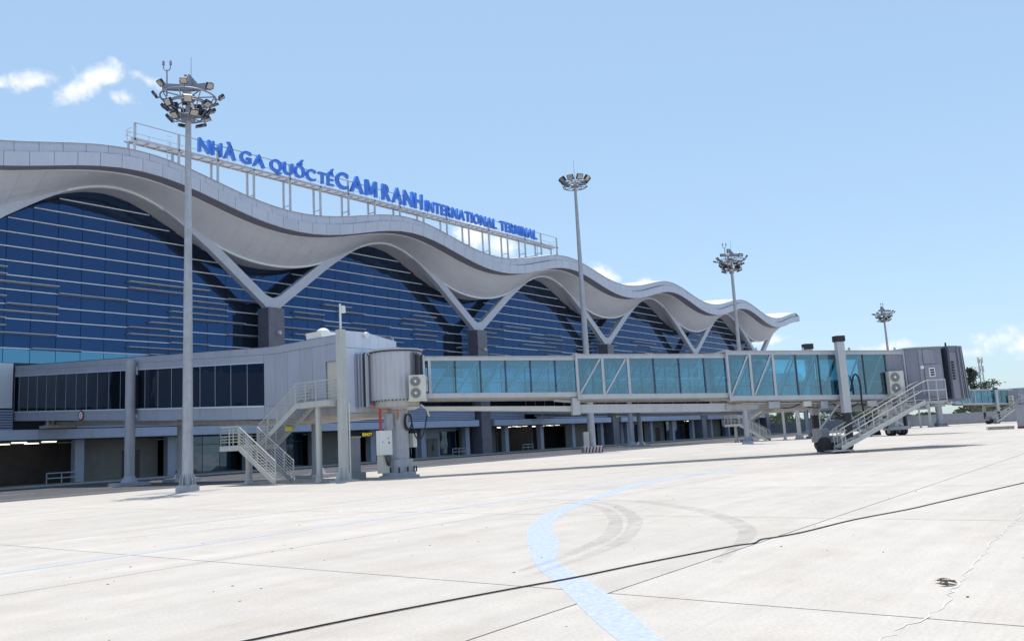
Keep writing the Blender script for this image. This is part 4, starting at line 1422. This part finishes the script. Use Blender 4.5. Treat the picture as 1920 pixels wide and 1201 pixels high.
    for y in (ys0, ys1):
        MB().hexa([(xb, y - .035, .12), (xt, y - .035, zt_ - .16), (xt, y + .035, zt_ - .16), (xb, y + .035, .12), (xb, y - .035, .4), (xt, y - .035, zt_ + .04), (xt, y + .035, zt_ + .04), (xb, y + .035, .4)]).build('stringer', M['column'], st_)
        for h in (1.1, .62):
            pts = [(xb + .1, y, .35), (xb + .0, y, .28 + h), (lerp(xb, xt, .5), y, lerp(.3, zt_, .5) + h), (xt - .1, y, zt_ + h), (xt + .25, y, zt_ + h + (.12 if h > 1 else 0))]
            pts = pts[1:] if h < 1 else pts
            if y == ys0:
                pts.append((xt + 1.45, y, zt_ + h + (.12 if h > 1 else 0)))
            MB().tube(pts, .032, 6).build('handrail', M['column'], st_, True)
        for i in range(6):
            u = (i + .3) / 6
            MB().bar((lerp(xb, xt, u), y, lerp(.3, zt_, u)), (lerp(xb, xt, u), y, lerp(.3, zt_, u) + 1.1), .05).build('rail_post', M['column'], st_)
    for x in (xt + .3, xt + .85, xt + 1.42):
        MB().bar((x, ys0, zt_), (x, ys0, zt_ + 1.2), .05).build('rail_post', M['column'], st_)
    for i in range(13):
        u = (i + .5) / 13
        MB().box(lerp(xb, xt, u) - .14, lerp(xb, xt, u) + .14, ys0 + .04, ys1 - .04, lerp(.25, zt_ - .05, u) - .03, lerp(.25, zt_ - .05, u)).build('tread', M['galv'], st_)
    MB().box(xb - .6, xb + .7, ys0 - .1, ys1 + .1, .12, .2).build('foot_frame', M['galv'], st_)
    for y in (ys0 + .1, ys1 - .1):
        MB().cyl((xb + .1, y - .05, .11), (xb + .1, y + .05, .11), .11, .11, 14).build('castor', M['black'], st_, True)
    gd = []
    for i in range(9):
        a = PI * i / 8
        gd.append((xl - 1.45 + .40 * math.cos(a), .12 + .86 * math.sin(a)))
    MB().prism_y(gd, -2.0, -1.45).build('wheel_guard', M['black'], b)
    # pedestal clutter
    if near:
        q = R(-90) - ang      # world -Y seen in bridge coordinates
        def wv(dx, dy, z):    # world offsets -> local
            return (dx * math.cos(-ang) - dy * math.sin(-ang), dx * math.sin(-ang) + dy * math.cos(-ang), z)

        def wbox(x0, x1, y0, y1, za, zb_, m_, name, par=b):
            return MB().hexa([wv(x0, y0, za), wv(x1, y0, za), wv(x1, y1, za), wv(x0, y1, za), wv(x0, y0, zb_), wv(x1, y0, zb_), wv(x1, y1, zb_), wv(x0, y1, zb_)]).build(name, M[m_], par)
        cbx = wbox(-1.95, -1.02, -.55, -.23, 1.35, 2.72, 'white', 'control_cabinet')
        wbox(-1.32, -1.24, -.57, -.555, 1.98, 2.08, 'black', 'switch', cbx)
        wbox(-1.35, -1.29, -.57, -.555, 2.25, 2.31, 'black', 'switch', cbx)
        wbox(-1.79, -1.73, -.57, -.555, 2.02, 2.12, 'galv', 'switch', cbx)
        wbox(-1.8, -1.2, -.45, -.1, .34, 1.34, 'cream', 'cabinet_stand')
        wbox(-1.25, -.75, -.4, -.15, 2.75, 3.65, 'galv', 'junction_box')
        wbox(.72, 1.02, -.5, -.1, 1.7, 2.5, 'white', 'junction_box')
        MB().cyl(wv(-1.75, -.4, 2.73), wv(-1.75, -.4, 3.9), .075).build('red_pipe', M['red'], b, True)
        MB().tube(smooth_curve([wv(-2.2, -.1, 4.1), wv(-1.65, -.4, 3.92), wv(-.75, -.6, 3.92), wv(-.6, -.65, 3.7), wv(-.62, -.6, 3.3)], 5), .045, 8).build('orange_conduit', M['orange'], b, True)
        cx_, cz = .12, 3.15
        MB().tube([wv(cx_ + .30 * math.cos(a), -.72, cz + .46 * math.sin(a)) for a in [PI * 2 * i / 24 for i in range(25)]], .045, 8).build('cable_loop', M['black'], b, True)
        MB().tube([wv(cx_ - .02 + .25 * math.cos(a), -.79, cz + .05 + .43 * math.sin(a)) for a in [PI * 2 * i / 24 for i in range(25)]], .04, 8).build('cable_loop', M['black'], b, True)
        MB().tube(smooth_curve([wv(.42, -.74, 3.1), wv(.6, -.76, 2.4), wv(.95, -.78, 2.12), wv(1.25, -.85, 2.5), wv(1.45, -.95, 3.4), wv(1.5, -1.0, 4.0)], 6), .04, 8).build('hanging_cable', M['black'], b, True)
        MB().tube([wv(1.0, -.9, 4.15), wv(1.35, -1.0, 3.95), wv(1.5, -1.0, 3.9), wv(1.5, -1.0, 3.6), wv(1.62, -1.0, 3.5)], .06, 8).build('pipe_arm', M['white'], b, True)
        for k in range(5):
            MB().tube(smooth_curve([wv(-1.6 + .1 * k, -.5, 1.36), wv(-1.52 + .07 * k, -.55, 1.0 - .05 * k), wv(-1.35, -.5, .75)], 4), .022, 6).build('cabinet_cable', M['black'], b, True)
    return b


make_bridge((AX_, AY_, 0), R(-45), 10.45, 19.65, 31.1, 'nearest boarding bridge, long glazed tunnel with grey cab and rotunda in the foreground', True, 14)
make_bridge((AX_ + STEP, AY_, 0), R(-108), 2.7, 3.8, 14.4, 'middle boarding bridge, mostly hidden behind the nearest tunnel', False, -25)
make_bridge((AX_ + 2 * STEP, AY_, 0), R(-45), 2.7, 4.1, 15.2, 'farthest boarding bridge with blue glazed tunnel at the right edge', False, 14)

# ------------------------------------------------------------------ floodlight masts


def flood(parent, p, a, tilt, s=1.0):
    """lamp box at p looking outward along azimuth a, tilted down"""
    c, s_ = math.cos(a), math.sin(a)
    d = Vector((c * math.cos(tilt), s_ * math.cos(tilt), -math.sin(tilt)))
    sd = Vector((-s_, c, 0)); u = sd.cross(d) * -1
    p = Vector(p)
    W, H, D_ = .27 * s, .23 * s, .10 * s
    bx = [p + sd * (W * i) + u * (H * j) + d * (D_ * k) for k in (-1, 1) for j in (-1, 1) for i in (-1, 1)]
    o = [bx[0], bx[1], bx[3], bx[2], bx[4], bx[5], bx[7], bx[6]]
    f = MB().hexa(o).build('floodlight', M['lampblack'], parent)
    l = [p + sd * (W * .84 * i) + u * (H * .84 * j) + d * (D_ * 1.04 + .004) for j in (-1, 1) for i in (-1, 1)]
    MB().add([l[0], l[1], l[3], l[2]], [(0, 1, 2, 3)]).build('lens', M['lens'], f)
    br = MB()
    for sg in (-1, 1):
        br.bar(p + sd * (W * 1.1 * sg), p + sd * (W * 1.1 * sg) - Vector((c, s_, 0)) * .22 * s - Vector((0, 0, .2 * s)), .035)
    br.bar(p + sd * W * 1.1 - Vector((c, s_, 0)) * .22 * s - Vector((0, 0, .2 * s)), p - sd * W * 1.1 - Vector((c, s_, 0)) * .22 * s - Vector((0, 0, .2 * s)), .035)
    br.bar(p - Vector((c, s_, 0)) * .22 * s - Vector((0, 0, .2 * s)), p - Vector((c, s_, 0)) * .55 * s - Vector((0, 0, .26 * s)), .05)
    br.build('bracket', M['lampsteel'], f)


def make_mast():
    t = thing('light_mast', (0, 0, 0), '', 'light mast', world_coords=False)
    pole = MB()
    pole.cyl((0, 0, .3), (0, 0, 11.5), .29, .225, 16).cyl((0, 0, 11.45), (0, 0, 22.4), .215, .145, 16)
    pole.build('pole', M['galv'], t, True)
    ft = MB().cyl((0, 0, .3), (0, 0, .36), .46, .46, 20).box(-.47, .47, -.47, .47, 0, .3)
    for i in range(10):
        a = 2 * PI * i / 10
        e = Vector((math.cos(a), math.sin(a), 0)); n = Vector((-e.y, e.x, 0)) * .025
        p0, p1, p2, p3 = e * .30, e * .45, e * .43, e * .30
        ft.hexa([p0 - n + Vector((0, 0, .38)), p0 + n + Vector((0, 0, .38)), p1 + n + Vector((0, 0, .38)), p1 - n + Vector((0, 0, .38)), p3 - n + Vector((0, 0, .95)), p3 + n + Vector((0, 0, .95)), p2 + n + Vector((0, 0, .62)), p2 - n + Vector((0, 0, .62))])
    ft.build('foot', M['galv'], t)
    MB().add([(-2.3, -1.3, .006), (1.6, -1.3, .006), (1.6, 1.3, .006), (-2.3, 1.3, .006)], [(0, 1, 2, 3)]).build('footing', M['kerb'], t)
    rg = MB()
    for rad, z in ((1.50, 22.05), (1.15, 21.55), (.72, 20.85), (.95, 21.75)):
        rg.ring((0, 0, z), rad, .05)
    for i in range(8):
        a = 2 * PI * i / 8
        c, s_ = math.cos(a), math.sin(a)
        rg.bar((.2 * c, .2 * s_, 22.05), (1.50 * c, 1.50 * s_, 22.05), .05)
        rg.bar((.2 * c, .2 * s_, 20.85), (.72 * c, .72 * s_, 20.85), .05)
        rg.bar((1.50 * c, 1.50 * s_, 22.05), (1.15 * c, 1.15 * s_, 21.55), .05)
        rg.bar((1.15 * c, 1.15 * s_, 21.55), (.72 * c, .72 * s_, 20.85), .045)
    rg.cyl((0, 0, 20.7), (0, 0, 21.0), .38, .38, 16).cyl((0, 0, 21.9), (0, 0, 22.2), .36, .36, 16)
    rg.build('head_frame', M['lampsteel'], t, True)
    for i in range(7):
        a = 2 * PI * (i + .4) / 7
        c, s_ = math.cos(a) * .8, math.sin(a) * .8
        MB().box(c - .17, c + .17, s_ - .13, s_ + .13, 21.1 + .12 * (i % 3), 21.42 + .12 * (i % 3)).build('ballast_box', M['lampblack'], t)
    bm = MB()
    bm.bar((-1.35, -.35, 22.62), (0, .25, 22.75), .22, .34).bar((0, .25, 22.75), (1.45, -.25, 22.62), .22, .34)
    bm.bar((-.2, .2, 22.2), (-.2, .2, 23.5), .12, .3).hexa([(-.05, .1, 22.75), (.65, .1, 22.75), (.65, .2, 22.75), (-.05, .2, 22.75), (-.05, .1, 23.55), (.05, .1, 23.5), (.05, .2, 23.5), (-.05, .2, 23.55)])
    bm.build('winch_beam', M['lampsteel'], t)
    MB().cyl((.15, 0, 22.4), (.15, 0, 24.5), .022, .012, 6).build('lightning_rod', M['lampsteel'], t)
    ob = MB().cyl((-.95, -.7, 21.9), (-.95, -.7, 23.45), .04).tube(smooth_curve([(-1.15, -.7, 23.8), (-1.12, -.7, 23.5), (-.95, -.7, 23.4), (-.78, -.7, 23.5), (-.75, -.7, 23.8)], 4), .03)
    for dx in (-1.15, -.75):
        ob.cyl((dx, -.7, 23.75), (dx, -.7, 23.98), .075, .06, 8)
    ob.build('obstruction_light', M['lampsteel'], t, True)
    rn = random.Random(3)
    for i in range(8):
        a = 2 * PI * (i + .25) / 8
        flood(t, (1.80 * math.cos(a), 1.80 * math.sin(a), 22.22 + rn.uniform(-.1, .14)), a, R(rn.uniform(30, 75)), .72)
    for i in range(7):
        a = 2 * PI * (i + .6) / 7
        flood(t, (1.28 * math.cos(a), 1.28 * math.sin(a), 21.45 + rn.uniform(-.1, .1)), a, R(rn.uniform(30, 70)), .85)
    for i in range(6):
        a = 2 * PI * (i + .1) / 6
        flood(t, (1.02 * math.cos(a), 1.02 * math.sin(a), 20.82 + rn.uniform(-.15, .05)), a, R(rn.uniform(40, 75)), .85)
    return t


mast = make_mast()
mast.location = (24.75, 41.6, 0); mast.rotation_euler.z = R(-50)
mast['label'] = 'tall galvanised light mast in the left foreground with a large ring of floodlights'
mast['group'] = 'floodlight masts'
for x, y, rz, szz, lb in ((89.6, 37.2, -42, .945, 'light mast standing behind the third tunnel section, ringed with floodlights'), (154.0, 37.0, -30, .915, 'farthest light mast at the right, rising above the bridge roof')):
    m2 = copy_tree(mast); m2.location = (x, y, 0); m2.rotation_euler.z = R(rz); m2.scale = (1, 1, szz); m2['label'] = lb


def tall_mast():
    t = thing('light_mast', (0, 0, 0), 'tallest, slender light mast with striped base block behind the tunnel', 'light mast', 'floodlight masts', world_coords=False)
    MB().cyl((0, 0, .2), (0, 0, 15.5), .44, .31, 16).cyl((0, 0, 15.45), (0, 0, 31.3), .30, .16, 16).build('pole', M['galv'], t, True)
    rg = MB().ring((0, 0, 30.7), 1.35, .06).ring((0, 0, 31.2), 1.0, .05)
    for i in range(8):
        c, s_ = math.cos(PI * i / 4), math.sin(PI * i / 4)
        rg.bar((.2 * c, .2 * s_, 30.7), (1.5 * c, 1.5 * s_, 30.7), .07).bar((.2 * c, .2 * s_, 31.2), (1.1 * c, 1.1 * s_, 31.2), .06).bar((1.5 * c, 1.5 * s_, 30.7), (1.1 * c, 1.1 * s_, 31.2), .05)
    rg.build('head_frame', M['lampsteel'], t, True)
    MB().cyl((0, 0, 31.3), (0, 0, 34.0), .03, .015, 6).build('lightning_rod', M['lampsteel'], t)
    for i in range(9):
        a = 2 * PI * i / 9
        flood(t, (1.6 * math.cos(a), 1.6 * math.sin(a), 31.5), a, R(40), 1.35)
    MB().box(-1.1, 1.1, -.9, .9, 0, .68).build('base_block', M['white'], t)
    stp = MB()
    for k in range(6):
        x = -1.05 + k * .37
        stp.add([(x, -.905, .02), (x + .17, -.905, .02), (x + .33, -.905, .66), (x + .16, -.905, .66)], [(0, 1, 2, 3)])
        stp.add([(-1.105, -x * .8, .02), (-1.105, -x * .8 - .14, .02), (-1.105, -x * .8 - .27, .66), (-1.105, -x * .8 - .13, .66)], [(0, 1, 2, 3)])
    stp.build('warning_stripes', M['redpaint'], t)
    MB().box(-1.05, -.45, -.75, -.25, .69, 2.3).build('switch_box', M['cream'], t)
    return t


tm = tall_mast()
tm.location = (79.6, 51.2, 0); tm.rotation_euler.z = R(-45)

# ------------------------------------------------------------------ small things on the apron
cb_ = thing('electrical_cabinet', (33.0, 37.6, 0), 'tall grey electrical cabinet on a concrete plinth behind the walkway column', 'cabinet')
MB().box(32.35, 33.5, 37.3, 38.2, 0, .42).build('plinth', M['kerb'], cb_)
MB().box(32.45, 33.2, 37.4, 38.1, .43, 2.42).build('housing', M['fence'], cb_)
MB().box(32.40, 33.25, 37.35, 38.15, 2.42, 2.5).build('lid', M['column'], cb_)
cable_pts = [(3.2, 7.42), (4.56, 7.23), (4.91, 7.15), (6.27, 6.88), (8.02, 6.42), (8.96, 6.14), (10.16, 5.9), (12.07, 5.43), (12.48, 5.24), (12.93, 5.30), (13.28, 5.17), (14.04, 4.98), (15.87, 4.74), (17.87, 4.26), (19.36, 4.02), (24.84, 3.12), (31.4, 2.05), (44, .4)]
tag(MB().tube(smooth_curve([(x, y, .013) for x, y in cable_pts], 5), .010, 6).build('ground_cable', M['black'], None, True), 'thin black cable lying across the pale apron', 'cable')
lf = MB()
rl = random.Random(5)
for k in range(5):
    a = rl.uniform(0, 6.28); x, y = 9.95 + rl.uniform(-.09, .09), 2.1 + rl.uniform(-.05, .05)
    c, s_ = math.cos(a), math.sin(a)
    pts = []
    for u, w in ((-.09, 0), (-.04, .03), (.03, .035), (.1, 0), (.03, -.035), (-.04, -.03)):
        pts.append((x + u * c - w * s_, y + u * s_ + w * c, .012 + .035 * abs(w) / .035 * rl.uniform(.4, 1) + .006 * k))
    lf.add(pts, [tuple(range(6))])
tag(lf.build('dead_leaf', M['deadleaf']), 'curled brown dead leaf beside the white crack', 'leaf')
peb = MB()
for k in range(90):
    x, y = rl.uniform(4, 24), rl.uniform(-1, 17)
    s_ = rl.uniform(.003, .010)
    peb.box(x - s_ * 2, x + s_ * 2, y - s_, y + s_, .0005, s_ * .7)
peb.build('grit', M['sealant'])['kind'] = 'stuff'
bpy.data.objects['grit']['label'] = 'dark grit and small debris scattered over the apron'

# right edge: sheet-metal container, timber and boundary fence
ct_ = thing('storage_container', (116, 12.5, 0), 'grey corrugated container cut by the right edge of the picture', 'container')
rib = []
for k in range(30):
    rib += [(113.3 + k * .2, 14.05 + (.06 if k % 2 else 0)), (113.3 + k * .2 + .1, 14.05 + (.06 if k % 2 else 0))]
rib += [(119.2, 11.2), (113.3, 11.2)]
MB().prism_z(rib, .25, 2.75).build('container_body', M['fence'], ct_)
MB().box(113.25, 119.25, 11.15, 14.12, .02, .25).build('container_base', M['redpaint'], ct_)
tp = thing('timber_stack', (113, 15.5, 0), 'low stack of weathered planks beside the container', 'planks')
for k in range(4):
    MB().box(112.0 + .1 * k, 112.25 + .1 * k, 14.3, 17.0 + .2 * (k % 2), .02 + .09 * k, .10 + .09 * k).build('plank', M['wood'], tp)
fn = thing('boundary_fence', (214, 50, 0), 'grey sheet-metal boundary fence behind the farthest bridge', 'fence')
for k in range(34):
    y = 12 + k * 2.4
    MB().box(214, 214.06, y + .02, y + 2.38, .05, 2.55).build('fence_sheet', M['fence'], fn)
    MB().bar((214.1, y, 0), (214.1, y, 2.7), .09).build('post', M['galv'], fn)
for z in (.9, 1.9):
    MB().bar((213.97, 12, z), (213.97, 93.6, z), .05).build('rail', M['galv'], fn)
# steel frame racks seen beneath the second walkway
rk = thing('pipe_rack', (178, 74, 0), 'row of dark curved steel frames seen under the second walkway', 'rack')
for k in range(9):
    x = 222 + k * 1.6
    MB().tube(smooth_curve([(x, 70, 0), (x, 70, 2.6), (x + .2, 71, 3.6), (x + .2, 73.5, 3.8)], 4), .09, 6).build('frame', M['lampblack'], rk, True)
for z in (1.0, 2.3):
    MB().bar((221.5, 70, z), (236, 70, z), .12).build('rail', M['lampblack'], rk)
rk.location = (229, 71, 0)
for o in rk.children:
    o.location = Vector((178, 74, 0)) - Vector((229, 71, 0))

# ------------------------------------------------------------------ far trees and a mast


def tree(name, loc, h, rad, m_, label, seed, conic=False):
    rn = random.Random(seed)
    t = thing(name, loc, label, 'tree', 'trees beyond the apron', world_coords=False)
    tk = MB().cyl((0, 0, 0), (rn.uniform(-.2, .2), 0, h * .55), h * .022, h * .013, 8)
    tips = []
    for k in range(11 if conic else 8):
        u = rn.uniform(.25, .9); a = rn.uniform(0, 6.28)
        r = rad * (1.05 - u if conic else rn.uniform(.45, .9))
        e = Vector((math.cos(a) * r, math.sin(a) * r, h * min(u + .12, .95)))
        tk.cyl((0, 0, h * u * .6), e, h * .009, h * .003, 5); tips.append(e)
    tk.cyl((0, 0, h * .5), (0, 0, h * .97), h * .012, h * .003, 6)
    tips.append(Vector((0, 0, h * .93)))
    tk.build('trunk', M['bark'], t, True)
    cr = MB()
    for e in tips:
        for q in range(170 if conic else 110):
            s = rad * (.30 if conic else .42)
            p = e + Vector((rn.gauss(0, s * .6), rn.gauss(0, s * .6), rn.gauss(0, s * .42)))
            a, b_ = rn.uniform(0, 6.28), rn.uniform(-.8, .8)
            d = Vector((math.cos(a) * math.cos(b_), math.sin(a) * math.cos(b_), math.sin(b_)))
            n = d.cross(Vector((rn.random(), rn.random(), rn.random()))).normalized()
            l, w = rn.uniform(.25, .5), rn.uniform(.10, .2)
            cr.add([p - d * l, p + n * w, p + d * l, p - n * w], [(0, 1, 2, 3)])
    cr.build('crown', m_, t)
    return t


def at(px_, dist):       # plan position on the bearing measured from the photograph
    b_ = {1815: (.987, .160), 1838: (.989, .147), 1590: (.958, .285), 1570: (.955, .297), 1600: (.960, .281), 1835: (.989, .149), 1480: (.938, .347), 1455: (.932, .362)}[px_]
    return (b_[0] * dist, b_[1] * dist, 0)


tree('casuarina_tree', at(1815, 265), 15.5, 3.2, M['leafdark'], 'feathery dark tree just right of the grey cab', 21, True)
tree('broadleaf_tree', at(1838, 300), 12.0, 3.6, M['leafdark'], 'round dark tree beside the lattice tower', 22)
tree('broadleaf_tree', at(1590, 250), 7.6, 3.4, M['leafgreen'], 'dark green tree seen under the tunnel between walkway columns', 23)
tree('broadleaf_tree', at(1570, 330), 7.0, 3.6, M['leafgreen'], 'small distant tree left of the dark green one under the tunnel', 24)
tree('broadleaf_tree', at(1480, 300), 8.0, 3.4, M['leafgreen'], 'distant tree behind the second stair', 25)
wd_ = MB()
rw = random.Random(9)
for k in range(7000):
    u = rw.random()
    y = lerp(20, 260, u)
    x = 420 + rw.uniform(-12, 12)
    hh = 5.0 + 2.2 * math.sin(y * .13) + 1.4 * math.sin(y * .37 + 1)
    z = hh * math.sqrt(rw.random())
    a = rw.uniform(0, 6.28)
    l = rw.uniform(.5, 1.0)
    wd_.add([(x, y - l, z), (x + .3 * math.cos(a), y, z - .4), (x, y + l, z + .2), (x + .3 * math.sin(a), y, z + .6)], [(0, 1, 2, 3)])
wo = wd_.build('distant_wood', M['leafgreen']); wo['kind'] = 'stuff'; wo['label'] = 'low belt of distant trees on the horizon'
tw = thing('lattice_tower', at(1835, 330), 'slim lattice antenna tower far off at the right', 'tower', world_coords=False)
mb = MB()
H_ = 21.0
for sx, sy in ((-1, -1), (1, -1), (1, 1), (-1, 1)):
    mb.bar((sx * .75, sy * .75, 0), (sx * .4, sy * .4, H_), .14)
for k in range(14):
    z0_, z1_ = H_ * k / 14, H_ * (k + 1) / 14
    w0, w1 = lerp(.75, .4, k / 14), lerp(.75, .4, (k + 1) / 14)
    for (ax, ay), (bx, by) in (((-1, -1), (1, -1)), ((1, -1), (1, 1)), ((1, 1), (-1, 1)), ((-1, 1), (-1, -1))):
        mb.bar((ax * w0, ay * w0, z0_), (bx * w1, by * w1, z1_), .08)
mb.build('lattice', M['fence'], tw)
for k in range(3):
    a = 2 * PI * k / 3 + .4
    for z in (H_ - 1.4, H_ - 4.5):
        MB().box(.8 * math.cos(a) - .2, .8 * math.cos(a) + .2, .8 * math.sin(a) - .2, .8 * math.sin(a) + .2, z, z + 2.1).build('antenna', M['white'], tw)
